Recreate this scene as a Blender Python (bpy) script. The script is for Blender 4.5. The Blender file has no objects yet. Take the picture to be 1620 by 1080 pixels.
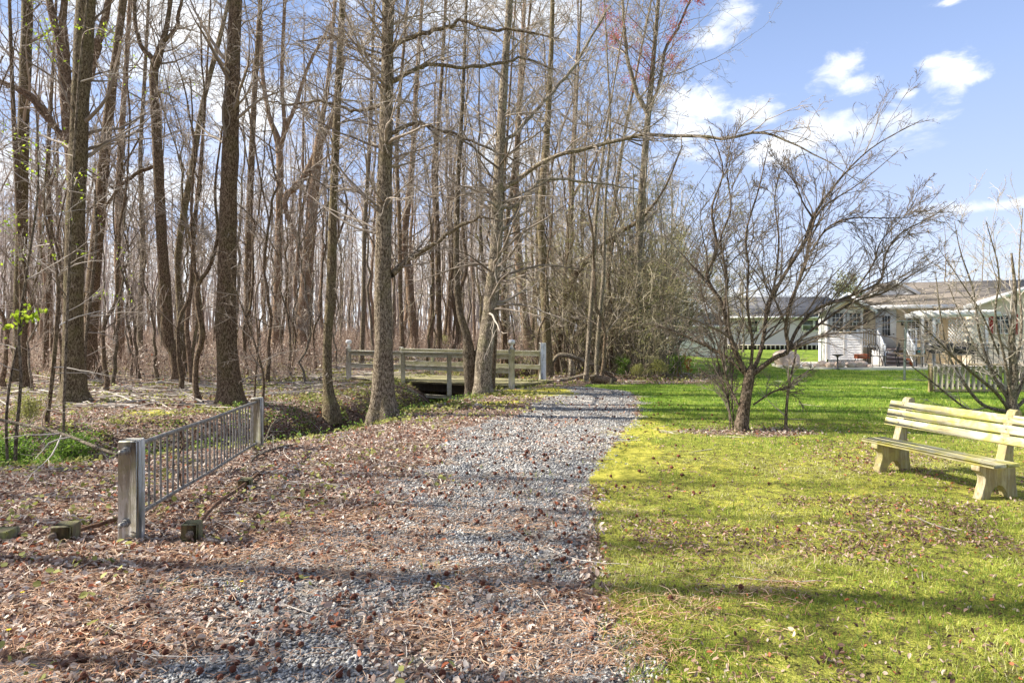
import bpy, math, random
import numpy as np
from math import radians, sin, cos, pi
SC = bpy.context.scene
COL = SC.collection
# ------------------------------------------------------------------ camera, world, sun
CAMH, FPX = 1.6, 1000.0          # eye height; focal length in pixels of the 1620 px wide photograph
cd = bpy.data.cameras.new("camera"); cam = bpy.data.objects.new("camera", cd); COL.objects.link(cam)
cam.location = (0, 0, CAMH); cam.rotation_euler = (radians(90), 0, 0)
cd.sensor_width = 36; cd.lens = 36 * FPX / 1620; cd.shift_y = -15 / 1620
cd.clip_start = 0.05; cd.clip_end = 3000
SC.camera = cam
SC.view_settings.view_transform = 'Standard'; SC.view_settings.look = 'None'
SC.view_settings.gamma = 1; SC.view_settings.exposure = 1.3
SUN_EL, SUN_AZ = radians(38), (-0.995, 0.09)     # light comes from the left, a little from behind the scene
sd = np.array([SUN_AZ[0] * cos(SUN_EL), SUN_AZ[1] * cos(SUN_EL), sin(SUN_EL)])
ld = bpy.data.lights.new("sun", 'SUN'); lo = bpy.data.objects.new("sun", ld); COL.objects.link(lo)
ld.energy = 4.8; ld.angle = radians(0.5); ld.color = (1, 0.94, 0.83)
lo.location = (-20, 5, 30)
from mathutils import Vector, noise as mnoise
lo.rotation_euler = Vector(tuple(-sd)).to_track_quat('-Z', 'Y').to_euler()

def at(px, py, d):               # a place d metres ahead, read off the photograph
    return np.array([(px - 810) / FPX * d, d, CAMH - (py - 525) / FPX * d])

class NT:                        # small helper for node trees
    def __init__(s, tree): s.t = tree; s.n = tree.nodes; s.l = tree.links
    def node(s, typ, **kw):
        n = s.n.new(typ)
        for k, v in kw.items():
            if k.startswith('_'): setattr(n, k[1:], v)
        for k, v in kw.items():
            if k.startswith('_'): continue
            key = int(k[1:]) if k[0] == 'i' and k[1:].isdigit() else k.replace('__', ' ')
            s.set(n.inputs[key], v)
        return n
    def set(s, sock, v):
        if isinstance(v, bpy.types.NodeSocket): s.l.new(v, sock)
        else:
            if isinstance(v, (tuple, list)) and len(v) == 3 and sock.type == 'RGBA': v = (*v, 1)
            sock.default_value = v
    def math(s, op, a, b=0.0, c=None, clamp=False):
        n = s.n.new('ShaderNodeMath'); n.operation = op; n.use_clamp = clamp
        s.set(n.inputs[0], a); s.set(n.inputs[1], b)
        if c is not None: s.set(n.inputs[2], c)
        return n.outputs[0]
    def mix(s, f, a, b, blend='MIX'):
        n = s.n.new('ShaderNodeMix'); n.data_type = 'RGBA'; n.blend_type = blend
        s.set(n.inputs[0], f); s.set(n.inputs[6], a); s.set(n.inputs[7], b)
        return n.outputs[2]
    def ramp(s, f, stops, interp='LINEAR'):
        n = s.n.new('ShaderNodeValToRGB'); s.set(n.inputs[0], f); r = n.color_ramp; r.interpolation = interp
        while len(r.elements) < len(stops): r.elements.new(0.5)
        for e, (p, c) in zip(r.elements, stops):
            e.position = p; e.color = (*c, 1) if len(c) == 3 else c
        return n.outputs[0]
    def smooth(s, x, lo, hi):
        n = s.n.new('ShaderNodeMapRange'); n.interpolation_type = 'SMOOTHSTEP'
        s.set(n.inputs[0], x); s.set(n.inputs[1], lo); s.set(n.inputs[2], hi)
        return n.outputs[0]
    def noise(s, vec, scale, detail=3, rough=0.55, dist=0.0, out=0):
        n = s.n.new('ShaderNodeTexNoise'); s.set(n.inputs['Vector'], vec); s.set(n.inputs['Scale'], scale)
        s.set(n.inputs['Detail'], detail); s.set(n.inputs['Roughness'], rough); s.set(n.inputs['Distortion'], dist)
        return n.outputs[out]
    def mapping(s, vec, scale=(1, 1, 1), loc=(0, 0, 0)):
        n = s.n.new('ShaderNodeMapping'); s.set(n.inputs[0], vec); n.inputs['Scale'].default_value = scale; n.inputs['Location'].default_value = loc
        return n.outputs[0]

W = bpy.data.worlds.new("World"); SC.world = W; W.use_nodes = True
w = NT(W.node_tree); bg = w.n['Background']
sky = w.n.new('ShaderNodeTexSky'); sky.sky_type = 'NISHITA'; sky.sun_disc = False
sky.sun_elevation = SUN_EL; sky.sun_rotation = math.atan2(SUN_AZ[0], SUN_AZ[1])
sky.air_density = 1.0; sky.dust_density = 0.6; sky.ozone_density = 2.0
tc = w.n.new('ShaderNodeTexCoord'); dirv = tc.outputs['Generated']
sep = w.n.new('ShaderNodeSeparateXYZ'); w.l.new(dirv, sep.inputs[0])
dx, dy, dz = sep.outputs
big = w.noise(w.mapping(dirv, (1, 1, 2.6), (3.1, 0.7, 1.9)), 3.2, 9, 0.58, 0.25)
fine = w.noise(w.mapping(dirv, (1, 1, 1.8)), 16, 7, 0.62, 0.3)
# cloud cover grows to the left (the wood) and towards the horizon, clear in the upper right
cover = w.math('MULTIPLY', w.smooth(dx, 0.30, -0.05), 0.115)
low = w.math('MULTIPLY', w.smooth(dz, 0.26, 0.0), 0.20)
lowr = w.math('MULTIPLY', low, w.smooth(dx, 0.75, 0.25))
over = w.math('MULTIPLY', w.smooth(dz, 0.50, 0.75), 0.08)      # unseen cloud added overhead to make the ambient light whiter
v = w.math('ADD', w.math('ADD', w.math('ADD', big, cover), lowr), over)
cl = w.smooth(v, 0.60, 0.74)
# single fair-weather clouds over the lawn
for (px, py, rx, ry) in ((1325, 118, 40, 26), (1352, 132, 40, 18), (1505, 118, 44, 32), (1478, 98, 34, 14), (1540, 122, 30, 14), (1436, 148, 18, 10), (1340, 206, 95, 30),
                         (1400, 192, 34, 24), (1250, 232, 85, 36), (1190, 180, 50, 30), (1165, 18, 42, 34), (1590, 322, 95, 12), (1505, 3, 24, 7), (1130, 60, 40, 22), (1090, 200, 90, 60)):
    c = np.array([(px - 810) / FPX, 1, (525 - py) / FPX]); L = np.linalg.norm(c); c = c / L
    sx, sz = rx / FPX / L, ry / FPX / L
    sub = w.n.new('ShaderNodeVectorMath'); sub.operation = 'SUBTRACT'; w.l.new(dirv, sub.inputs[0]); sub.inputs[1].default_value = tuple(c)
    mp = w.mapping(sub.outputs[0], (1 / sx, 1 / sx, 1 / sz))
    ln = w.n.new('ShaderNodeVectorMath'); ln.operation = 'LENGTH'; w.l.new(mp, ln.inputs[0])
    q = w.math('ADD', ln.outputs['Value'], w.math('MULTIPLY', w.math('SUBTRACT', fine, 0.5), 3.4))
    cl = w.math('MAXIMUM', cl, w.smooth(q, 1.12, 0.05))
shade = w.ramp(w.noise(w.mapping(dirv, (1, 1, 1.6), (0, 0, 0.02)), 9, 5), [(0.3, (4.1, 4.4, 4.9)), (0.62, (5.4, 5.45, 5.5))])
skyc = w.mix(0.85, sky.outputs[0], w.ramp(dz, [(0.0, (3.9, 4.1, 4.7)), (0.16, (2.6, 3.1, 4.5)), (0.33, (1.9, 2.55, 4.2)), (0.48, (1.3, 1.9, 3.4)), (0.75, (0.95, 1.3, 2.1))]))
final = w.mix(w.math('MULTIPLY', cl, 0.93), skyc, shade)
w.l.new(final, bg.inputs[0]); bg.inputs[1].default_value = 0.10

# ------------------------------------------------------------------ geometry helpers
rng = np.random.default_rng(7)
class Geo:
    """collects vertices and faces (with a tone value per vertex) for ONE mesh"""
    def __init__(s): s.V = []; s.F = {3: [], 4: []}; s.T = []; s.M = {3: [], 4: []}; s.n = 0; s.mi = 0; s.P = []
    def add(s, V, F, tone=0.5):
        V = np.asarray(V, float).reshape(-1, 3); F = np.asarray(F, int); k = F.shape[1]
        s.V.append(V); s.F[k].append(F + s.n); s.M[k].append(np.full(len(F), s.mi))
        s.T.append(np.broadcast_to(np.asarray(tone, float), (len(V),))); s.n += len(V)
        return s
    def poly(s, pts, tone=0.5):                    # one n-gon
        pts = np.asarray(pts, float); s.V.append(pts); s.P.append((s.n + np.arange(len(pts)), s.mi))
        s.T.append(np.full(len(pts), tone)); s.n += len(pts); return s
    def box(s, c, size, rz=0, tone=0.5, bevel=0.0, M=None):
        x, y, z = [h / 2 for h in size]
        if bevel <= 0:
            V = np.array([[i, j, k] for i in (-x, x) for j in (-y, y) for k in (-z, z)])
            F = [[0, 1, 3, 2], [4, 6, 7, 5], [0, 4, 5, 1], [2, 3, 7, 6], [0, 2, 6, 4], [1, 5, 7, 3]]
            Q, T = F, []
        else:
            b = bevel; V = []; idx = {}
            for i in (-1, 1):
                for j in (-1, 1):
                    for k in (-1, 1):
                        for a in range(3):
                            p = [i * (x - b), j * (y - b), k * (z - b)]; p[a] = (i * x, j * y, k * z)[a]
                            idx[(i, j, k, a)] = len(V); V.append(p)
            V = np.array(V); Q = []; T = []
            for a in range(3):
                o = [q for q in range(3) if q != a]
                for sg in (-1, 1):
                    ring = []
                    for (p, q) in ((-1, -1), (1, -1), (1, 1), (-1, 1)):
                        key = [0, 0, 0]; key[a] = sg; key[o[0]] = p; key[o[1]] = q; ring.append(idx[(*key, a)])
                    if sg * (1 if a != 1 else -1) < 0: ring.reverse()
                    Q.append(ring)
            for a in range(3):
                o = [q for q in range(3) if q != a]
                for p in (-1, 1):
                    for q in (-1, 1):
                        k1 = [0, 0, 0]; k2 = [0, 0, 0]; k1[a] = -1; k2[a] = 1
                        for kk in (k1, k2): kk[o[0]] = p; kk[o[1]] = q
                        Q.append([idx[(*k1, o[0])], idx[(*k2, o[0])], idx[(*k2, o[1])], idx[(*k1, o[1])]])
            for i in (-1, 1):
                for j in (-1, 1):
                    for k in (-1, 1): T.append([idx[(i, j, k, a)] for a in range(3)])
        if M is not None: V = V @ np.asarray(M).T
        V = V @ rot(0, 0, rz).T + np.asarray(c, float)
        s.add(V, Q, tone)
        if T: s.F[3].append(np.array(T) + s.n - len(V)); s.M[3].append(np.full(len(T), s.mi))
        return s
    def tube(s, P, R, sides=8, tone=0.5, caps=False):
        P = np.asarray(P, float); R = np.asarray(R, float)
        if P.ndim == 2: P = P[None]
        if R.ndim <= 1: R = np.broadcast_to(R, P.shape[:2])
        n, k, _ = P.shape
        T = np.gradient(P, axis=1); T /= np.linalg.norm(T, axis=2, keepdims=True) + 1e-9
        mt = P[:, -1] - P[:, 0]; mt /= np.linalg.norm(mt, axis=1, keepdims=True) + 1e-9
        ref = np.where((np.abs(mt[:, 2]) > 0.75)[:, None], np.array([1.0, 0.13, 0]), np.array([0.11, 0.07, 1.0]))[:, None, :]
        A = np.cross(T, np.broadcast_to(ref, T.shape)); A /= np.linalg.norm(A, axis=2, keepdims=True) + 1e-9
        B = np.cross(T, A)
        th = np.arange(sides) * 2 * pi / sides
        if R.ndim == 2: R = R[:, :, None]
        V = P[:, :, None, :] + R[..., None] * (np.cos(th)[None, None, :, None] * A[:, :, None, :] + np.sin(th)[None, None, :, None] * B[:, :, None, :])
        i = np.arange(n)[:, None, None] * k * sides; j = np.arange(k - 1)[None, :, None] * sides; q = np.arange(sides)[None, None, :]; q2 = (q + 1) % sides
        F = np.stack([i + j + q, i + j + sides + q, i + j + sides + q2, i + j + q2], -1).reshape(-1, 4)
        tn = np.asarray(tone, float)
        if tn.ndim == 1: tn = np.broadcast_to(tn[:, None, None], (n, k, sides)).reshape(-1)
        s.add(V.reshape(-1, 3), F, tn if tn.ndim else float(tn))
        if caps:
            V = V.reshape(n, k, sides, 3)
            for a in range(n):
                s.poly(V[a, 0], 0.5); s.poly(V[a, -1][::-1], 0.5)
        return s
    def mesh(s, name, mats, smooth=False):
        me = bpy.data.meshes.new(name)
        V = np.concatenate(s.V) if s.V else np.zeros((0, 3))
        F4 = np.concatenate(s.F[4]) if s.F[4] else np.zeros((0, 4), int); F3 = np.concatenate(s.F[3]) if s.F[3] else np.zeros((0, 3), int)
        m = [np.concatenate(s.M[k]) if s.M[k] else np.zeros(0, int) for k in (4, 3)] + [np.array([q[1] for q in s.P], int)]
        loops = np.concatenate([F4.ravel(), F3.ravel()] + [q[0] for q in s.P])
        tot = np.concatenate([np.full(len(F4), 4), np.full(len(F3), 3), np.array([len(q[0]) for q in s.P], int)]).astype(np.int32)
        me.vertices.add(len(V)); me.vertices.foreach_set('co', V.astype(np.float32).ravel())
        me.loops.add(len(loops)); me.loops.foreach_set('vertex_index', loops.astype(np.int32))
        me.polygons.add(len(tot)); me.polygons.foreach_set('loop_start', (np.cumsum(tot) - tot).astype(np.int32)); me.polygons.foreach_set('loop_total', tot)
        me.polygons.foreach_set('material_index', np.concatenate(m).astype(np.int32))
        if smooth: me.polygons.foreach_set('use_smooth', np.ones(len(tot), bool))
        at_ = me.attributes.new('tone', 'FLOAT', 'POINT'); at_.data.foreach_set('value', np.concatenate(s.T).astype(np.float32))
        me.update(calc_edges=True)
        for mm in (mats if isinstance(mats, (list, tuple)) else [mats]): me.materials.append(mm)
        return me
    def build(s, name, mats, parent=None, smooth=False, loc=None):
        o = bpy.data.objects.new(name, s.mesh(name, mats, smooth)); COL.objects.link(o)
        if parent is not None: o.parent = parent
        if loc is not None: o.location = loc
        return o

def rot(a, b, c):
    ca, sa, cb, sb, cc, sc_ = cos(a), sin(a), cos(b), sin(b), cos(c), sin(c)
    return np.array([[cc, -sc_, 0], [sc_, cc, 0], [0, 0, 1]]) @ np.array([[cb, 0, sb], [0, 1, 0], [-sb, 0, cb]]) @ np.array([[1, 0, 0], [0, ca, -sa], [0, sa, ca]])
def rots(a, b, c):               # the same for arrays of angles
    z = np.zeros_like(a); o = np.ones_like(a)
    X = np.stack([np.stack([o, z, z], -1), np.stack([z, np.cos(a), -np.sin(a)], -1), np.stack([z, np.sin(a), np.cos(a)], -1)], -2)
    Y = np.stack([np.stack([np.cos(b), z, np.sin(b)], -1), np.stack([z, o, z], -1), np.stack([-np.sin(b), z, np.cos(b)], -1)], -2)
    Z = np.stack([np.stack([np.cos(c), -np.sin(c), z], -1), np.stack([np.sin(c), np.cos(c), z], -1), np.stack([z, z, o], -1)], -2)
    return Z @ Y @ X
def tag(o, label=None, cat=None, group=None, kind=None):
    if label: o['label'] = label
    if cat: o['category'] = cat
    if group: o['group'] = group
    if kind: o['kind'] = kind
    return o
def thing(name, label, cat, loc=(0, 0, 0), rz=0, group=None):
    o = bpy.data.objects.new(name, None); COL.objects.link(o); o.empty_display_size = 0.2
    o.location = tuple(loc); o.rotation_euler = (0, 0, rz)
    return tag(o, label, cat, group)
def dup(root, loc, rz=0, scale=1.0, label=None, group=None):
    r = root.copy(); COL.objects.link(r); r.location = tuple(loc); r.rotation_euler = (0, 0, rz); r.scale = (scale,) * 3 if not hasattr(scale, '__len__') else scale
    if label: r['label'] = label
    if group: r['group'] = group
    for ch in list(root.children):
        c = ch.copy(); COL.objects.link(c); c.parent = r
        for g in list(ch.children):
            d = g.copy(); COL.objects.link(d); d.parent = c
    return r
_lat = np.random.default_rng(3).random((256, 256))
def vn(x, y, s=1.0, o=0):        # value noise, 0..1
    x = np.asarray(x, float) * s + 37.3 * o + 1000; y = np.asarray(y, float) * s + 91.7 * o + 1000
    xi = np.floor(x).astype(int); yi = np.floor(y).astype(int); fx = x - xi; fy = y - yi
    fx = fx * fx * (3 - 2 * fx); fy = fy * fy * (3 - 2 * fy)
    g = lambda i, j: _lat[i % 256, j % 256]
    return (g(xi, yi) * (1 - fx) + g(xi + 1, yi) * fx) * (1 - fy) + (g(xi, yi + 1) * (1 - fx) + g(xi + 1, yi + 1) * fx) * fy
def fbm(x, y, s=1.0, o=0, n=4):
    return sum(vn(x, y, s * 2 ** i, o + i) * 0.5 ** i for i in range(n)) / sum(0.5 ** i for i in range(n))
def sst(x, a, b):
    t = np.clip((np.asarray(x, float) - a) / (b - a), 0, 1); return t * t * (3 - 2 * t)
def segdist(x, y, pts):          # distance to a polyline, and place along it
    best = np.full(np.shape(x), 1e9); par = np.zeros(np.shape(x))
    for i in range(len(pts) - 1):
        ax, ay = pts[i]; bx, by = pts[i + 1]; L = (bx - ax) ** 2 + (by - ay) ** 2
        t = np.clip(((x - ax) * (bx - ax) + (y - ay) * (by - ay)) / L, 0, 1)
        d = np.hypot(x - ax - t * (bx - ax), y - ay - t * (by - ay)); m = d < best
        best = np.where(m, d, best); par = np.where(m, i + t, par)
    return best, par
def spline(pts, n):              # Catmull-Rom through control points (any number of columns)
    P = np.asarray(pts, float); P = np.vstack([2 * P[0] - P[1], P, 2 * P[-1] - P[-2]])
    m = len(P) - 3; u = np.linspace(0, m - 1e-6, n); i = u.astype(int); t = (u - i)[:, None]
    a, b, c, d = P[i], P[i + 1], P[i + 2], P[i + 3]
    return 0.5 * (2 * b + (c - a) * t + (2 * a - 5 * b + 4 * c - d) * t ** 2 + (3 * b - a - 3 * c + d) * t ** 3)

# ------------------------------------------------------------------ materials
def mat(name, fn, rough=0.85, spec=0.3):
    m = bpy.data.materials.new(name); m.use_nodes = True; g = NT(m.node_tree); b = g.n['Principled BSDF']
    b.inputs['Roughness'].default_value = rough; b.inputs['Specular IOR Level'].default_value = spec
    r = fn(g, b)
    if r is not None: g.set(b.inputs['Base Color'], r)
    return m
def bump(g, b, h, dist=0.02, strength=1.0):
    n = g.node('ShaderNodeBump', Height=h, Distance=dist, Strength=strength); g.l.new(n.outputs[0], b.inputs['Normal'])
def attr(g, name='tone'):
    n = g.n.new('ShaderNodeAttribute'); n.attribute_name = name; return n.outputs['Fac']
def obj(g): return g.n.new('ShaderNodeTexCoord').outputs['Object']
def world_pos(g): return g.n.new('ShaderNodeNewGeometry').outputs['Position']
def orand(g): return g.n.new('ShaderNodeObjectInfo').outputs['Random']
def translucent(m, col_sock_from='Base Color', amt=0.35):
    t = m.node_tree; b = t.nodes['Principled BSDF']; out = t.nodes['Material Output']
    tr = t.nodes.new('ShaderNodeBsdfTranslucent'); mx = t.nodes.new('ShaderNodeMixShader'); mx.inputs[0].default_value = amt
    src = b.inputs['Base Color'].links[0].from_socket if b.inputs['Base Color'].links else None
    if src: t.links.new(src, tr.inputs[0])
    else: tr.inputs[0].default_value = b.inputs['Base Color'].default_value
    t.links.new(b.outputs[0], mx.inputs[1]); t.links.new(tr.outputs[0], mx.inputs[2]); t.links.new(mx.outputs[0], out.inputs[0])
    return m
def bark(name, dark, light, moss=0.25, mosscol=(0.11, 0.12, 0.03), sc=1.0, dist=0.03):
    def f(g, b):
        ov = g.n.new('ShaderNodeVectorMath'); ov.operation = 'ADD'; g.l.new(obj(g), ov.inputs[0]); g.l.new(g.math('MULTIPLY', orand(g), 37.0), ov.inputs[1]); o = ov.outputs[0]
        n1 = g.noise(g.mapping(o, (42 * sc, 42 * sc, 16 * sc)), 1.0, 6, 0.75, 0.4)
        n2 = g.noise(o, 3.0, 4, 0.6); n3 = g.noise(g.mapping(o, (60, 60, 30)), 1.0, 2)
        h = g.math('ADD', n1, g.math('MULTIPLY', n3, 0.25))
        base = g.ramp(h, [(0.50, tuple(c * .55 for c in dark)), (0.58, dark), (0.66, tuple((a + c) * 0.5 for a, c in zip(dark, light))), (0.78, light)])
        base = g.mix(g.math('MULTIPLY', g.smooth(n2, 0.45, 0.7), moss), base, mosscol)
        base = g.mix(g.math('MULTIPLY', g.smooth(g.noise(o, 9, 3), 0.6, 0.72), 0.45), base, tuple(min(1, c * 1.25) for c in light))
        v = g.math('ADD', 0.8, g.math('MULTIPLY', orand(g), 0.4))
        bump(g, b, h, dist, 1.0)
        return g.mix(1.0, base, g.node('ShaderNodeCombineXYZ', i0=v, i1=v, i2=v).outputs[0], 'MULTIPLY')
    return mat(name, f, 0.92, 0.15)
M = {}
M['bark_brown'] = bark('bark_brown', (0.085, 0.055, 0.034), (0.33, 0.245, 0.165), 0.22)
M['bark_dark'] = bark('bark_dark', (0.05, 0.035, 0.025), (0.25, 0.19, 0.14), 0.12)
M['bark_grey'] = bark('bark_grey', (0.085, 0.062, 0.042), (0.36, 0.30, 0.22), 0.30, (0.17, 0.15, 0.06))
M['bark_red'] = bark('bark_red', (0.13, 0.08, 0.05), (0.42, 0.31, 0.22), 0.15)
M['bark_pale'] = bark('bark_pale', (0.11, 0.085, 0.06), (0.46, 0.39, 0.30), 0.3, (0.2, 0.2, 0.08))
M['bark_green'] = bark('bark_green', (0.085, 0.06, 0.035), (0.33, 0.27, 0.17), 0.35, (0.18, 0.165, 0.055))
def twigmat(name, a, b_):
    def f(g, b):
        t = attr(g)
        return g.mix(t, a, b_)
    return mat(name, f, 0.8, 0.25)
M['twig'] = twigmat('twig', (0.15, 0.12, 0.09), (0.50, 0.43, 0.36))
M['twig_dark'] = twigmat('twig_dark', (0.065, 0.05, 0.04), (0.27, 0.22, 0.175))
M['twig_pale'] = twigmat('twig_pale', (0.24, 0.20, 0.16), (0.60, 0.54, 0.47))
M['twig_olive'] = twigmat('twig_olive', (0.20, 0.17, 0.09), (0.50, 0.45, 0.28))
M['twig_tan'] = twigmat('twig_tan', (0.22, 0.17, 0.10), (0.60, 0.52, 0.37))
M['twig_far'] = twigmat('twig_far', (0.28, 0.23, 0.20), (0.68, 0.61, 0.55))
M['bud_red'] = translucent(mat('bud_red', lambda g, b: g.mix(attr(g), (0.35, 0.05, 0.04), (0.62, 0.22, 0.18))))
M['leaf_lime'] = translucent(mat('leaf_lime', lambda g, b: g.mix(attr(g), (0.22, 0.33, 0.02), (0.50, 0.62, 0.06))), amt=0.45)
M['leaf_green'] = translucent(mat('leaf_green', lambda g, b: g.mix(attr(g), (0.07, 0.14, 0.02), (0.26, 0.40, 0.06)), 0.6), amt=0.4)
M['leaf_olive'] = translucent(mat('leaf_olive', lambda g, b: g.mix(attr(g), (0.18, 0.19, 0.04), (0.46, 0.46, 0.15)), 0.7), amt=0.4)
M['leaf_dull'] = translucent(mat('leaf_dull', lambda g, b: g.mix(attr(g), (0.15, 0.155, 0.07), (0.34, 0.34, 0.18)), 0.8), amt=0.3)
M['leaf_rust'] = translucent(mat('leaf_rust', lambda g, b: g.mix(attr(g), (0.38, 0.10, 0.03), (0.62, 0.24, 0.08))))
M['litter'] = translucent(mat('litter', lambda g, b: g.ramp(attr(g), [(0.0, (0.04, 0.022, 0.016)), (0.25, (0.15, 0.075, 0.052)), (0.45, (0.33, 0.20, 0.145)), (0.62, (0.52, 0.40, 0.32)), (0.85, (0.70, 0.62, 0.54)), (0.97, (0.66, 0.56, 0.46)), (1.0, (0.46, 0.15, 0.07))]), 0.7, 0.4), amt=0.2)
M['stone'] = mat('stone', lambda g, b: g.ramp(attr(g), [(0.0, (0.11, 0.10, 0.095)), (0.4, (0.26, 0.25, 0.24)), (0.7, (0.46, 0.45, 0.43)), (1.0, (0.80, 0.77, 0.71))]), 0.75, 0.4)
M['needle'] = translucent(mat('needle', lambda g, b: g.ramp(attr(g), [(0.0, (0.20, 0.09, 0.045)), (0.45, (0.46, 0.25, 0.135)), (1.0, (0.74, 0.54, 0.37))]), 0.6, 0.4), amt=0.2)
M['grass_near'] = translucent(mat('grass_near', lambda g, b: g.ramp(attr(g), [(0.0, (0.14, 0.22, 0.03)), (0.35, (0.30, 0.38, 0.05)), (0.6, (0.47, 0.50, 0.10)), (0.85, (0.62, 0.58, 0.27)), (1.0, (0.70, 0.62, 0.42))]), 0.6, 0.3), amt=0.4)
M['grass_far'] = translucent(mat('grass_far', lambda g, b: g.ramp(attr(g), [(0.0, (0.09, 0.19, 0.02)), (0.5, (0.20, 0.35, 0.03)), (0.8, (0.40, 0.48, 0.06)), (1.0, (0.60, 0.56, 0.22))]), 0.6, 0.3), amt=0.4)
M['cone'] = mat('cone', lambda g, b: g.mix(attr(g), (0.05, 0.016, 0.010), (0.26, 0.085, 0.045)), 0.7)
def paintwood(name, paint, wood, dirt, amount, vert=True, algae=None, asc=1.0):
    def f(g, b):
        o = obj(g)
        st = (30, 30, 2.2) if vert else (2.2, 30, 30)
        if vert == 'y': st = (30, 2.2, 30)
        n = g.noise(g.mapping(o, st), 1.0, 6, 0.7, 0.8)
        big = g.noise(o, 4 * asc, 4, 0.6)
        f1 = g.smooth(g.math('ADD', n, g.math('MULTIPLY', big, 0.4)), amount, amount + 0.10)
        base = g.mix(f1, paint, wood)
        base = g.mix(g.math('MULTIPLY', g.smooth(g.noise(g.mapping(o, tuple(v * 2 for v in st)), 1.0, 3), 0.62, 0.7), 0.7), base, dirt)
        if algae: base = g.mix(g.math('MULTIPLY', g.smooth(g.noise(o, 6 * asc, 5, 0.65, 0.5), 0.42, 0.66), algae[1]), base, algae[0])
        bump(g, b, n, 0.008, 1.0)
        gr = g.math('ADD', 0.55, g.math('MULTIPLY', n, 0.85)); base = g.mix(1.0, base, g.node('ShaderNodeCombineXYZ', i0=gr, i1=gr, i2=gr).outputs[0], 'MULTIPLY')
        return base
    return mat(name, f, 0.8, 0.3)
M['post_paint'] = paintwood('post_paint', (0.84, 0.83, 0.80), (0.36, 0.33, 0.28), (0.12, 0.10, 0.07), 0.72, True, ((0.38, 0.40, 0.17), 0.28))
M['post_grey'] = paintwood('post_grey', (0.74, 0.72, 0.68), (0.40, 0.37, 0.31), (0.13, 0.11, 0.08), 0.62, True, ((0.32, 0.34, 0.14), 0.4))
M['rail_paint'] = paintwood('rail_paint', (0.80, 0.78, 0.68), (0.52, 0.48, 0.36), (0.13, 0.11, 0.07), 0.72, False, ((0.40, 0.41, 0.18), 0.5))
M['deck'] = paintwood('deck', (0.46, 0.41, 0.25), (0.32, 0.28, 0.17), (0.07, 0.06, 0.04), 0.62, 'y', ((0.34, 0.36, 0.08), 0.5))
M['beam_dark'] = paintwood('beam_dark', (0.07, 0.055, 0.04), (0.04, 0.03, 0.02), (0.02, 0.018, 0.012), 0.6, True)
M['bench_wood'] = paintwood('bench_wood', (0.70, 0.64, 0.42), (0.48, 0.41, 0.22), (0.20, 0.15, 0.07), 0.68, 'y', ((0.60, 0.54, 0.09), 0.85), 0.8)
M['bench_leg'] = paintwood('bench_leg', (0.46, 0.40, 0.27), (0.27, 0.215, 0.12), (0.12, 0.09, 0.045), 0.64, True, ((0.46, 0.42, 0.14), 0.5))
M['block'] = paintwood('block', (0.24, 0.22, 0.12), (0.16, 0.13, 0.08), (0.05, 0.04, 0.03), 0.62, True, ((0.26, 0.28, 0.05), 0.6))
M['picket'] = paintwood('picket', (0.38, 0.36, 0.27), (0.26, 0.23, 0.16), (0.09, 0.08, 0.05), 0.62, True, ((0.24, 0.27, 0.10), 0.4))
M['newwood'] = paintwood('newwood', (0.62, 0.47, 0.27), (0.50, 0.36, 0.2), (0.3, 0.2, 0.1), 0.8, False)
M['galv'] = mat('galv', lambda g, b: (g.set(b.inputs['Metallic'], 0.15), g.ramp(g.noise(g.mapping(obj(g), (40, 40, 12)), 1, 4, 0.7), [(0.35, (0.10, 0.09, 0.075)), (0.6, (0.30, 0.285, 0.26)), (0.78, (0.46, 0.45, 0.42))]))[1], 0.5)
M['rust'] = mat('rust', lambda g, b: g.ramp(g.noise(obj(g), 30, 4), [(0.3, (0.07, 0.035, 0.02)), (0.55, (0.17, 0.09, 0.05)), (0.75, (0.30, 0.22, 0.16))]), 0.85)
M['bolt'] = mat('bolt', lambda g, b: g.ramp(g.noise(obj(g), 60, 3), [(0.3, (0.10, 0.07, 0.05)), (0.7, (0.25, 0.2, 0.15))]), 0.6)
M['hole'] = mat('hole', lambda g, b: (0.012, 0.01, 0.008), 0.95)
M['white'] = mat('white', lambda g, b: g.ramp(g.noise(obj(g), 3, 3), [(0.3, (0.72, 0.72, 0.72)), (0.7, (0.80, 0.80, 0.79))]), 0.5)
M['white_pergola'] = mat('white_pergola', lambda g, b: g.ramp(g.noise(obj(g), 2, 4), [(0.3, (0.62, 0.62, 0.60)), (0.7, (0.78, 0.78, 0.76))]), 0.6)
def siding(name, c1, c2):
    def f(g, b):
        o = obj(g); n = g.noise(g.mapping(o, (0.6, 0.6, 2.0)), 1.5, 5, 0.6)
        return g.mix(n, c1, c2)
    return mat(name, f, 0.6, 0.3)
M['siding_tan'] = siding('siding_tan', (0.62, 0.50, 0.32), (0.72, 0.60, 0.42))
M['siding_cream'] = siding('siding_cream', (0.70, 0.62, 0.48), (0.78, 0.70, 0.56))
M['siding_white'] = siding('siding_white', (0.80, 0.77, 0.75), (0.86, 0.84, 0.82))
M['siding_grey'] = siding('siding_grey', (0.60, 0.52, 0.60), (0.66, 0.58, 0.67))
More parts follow.
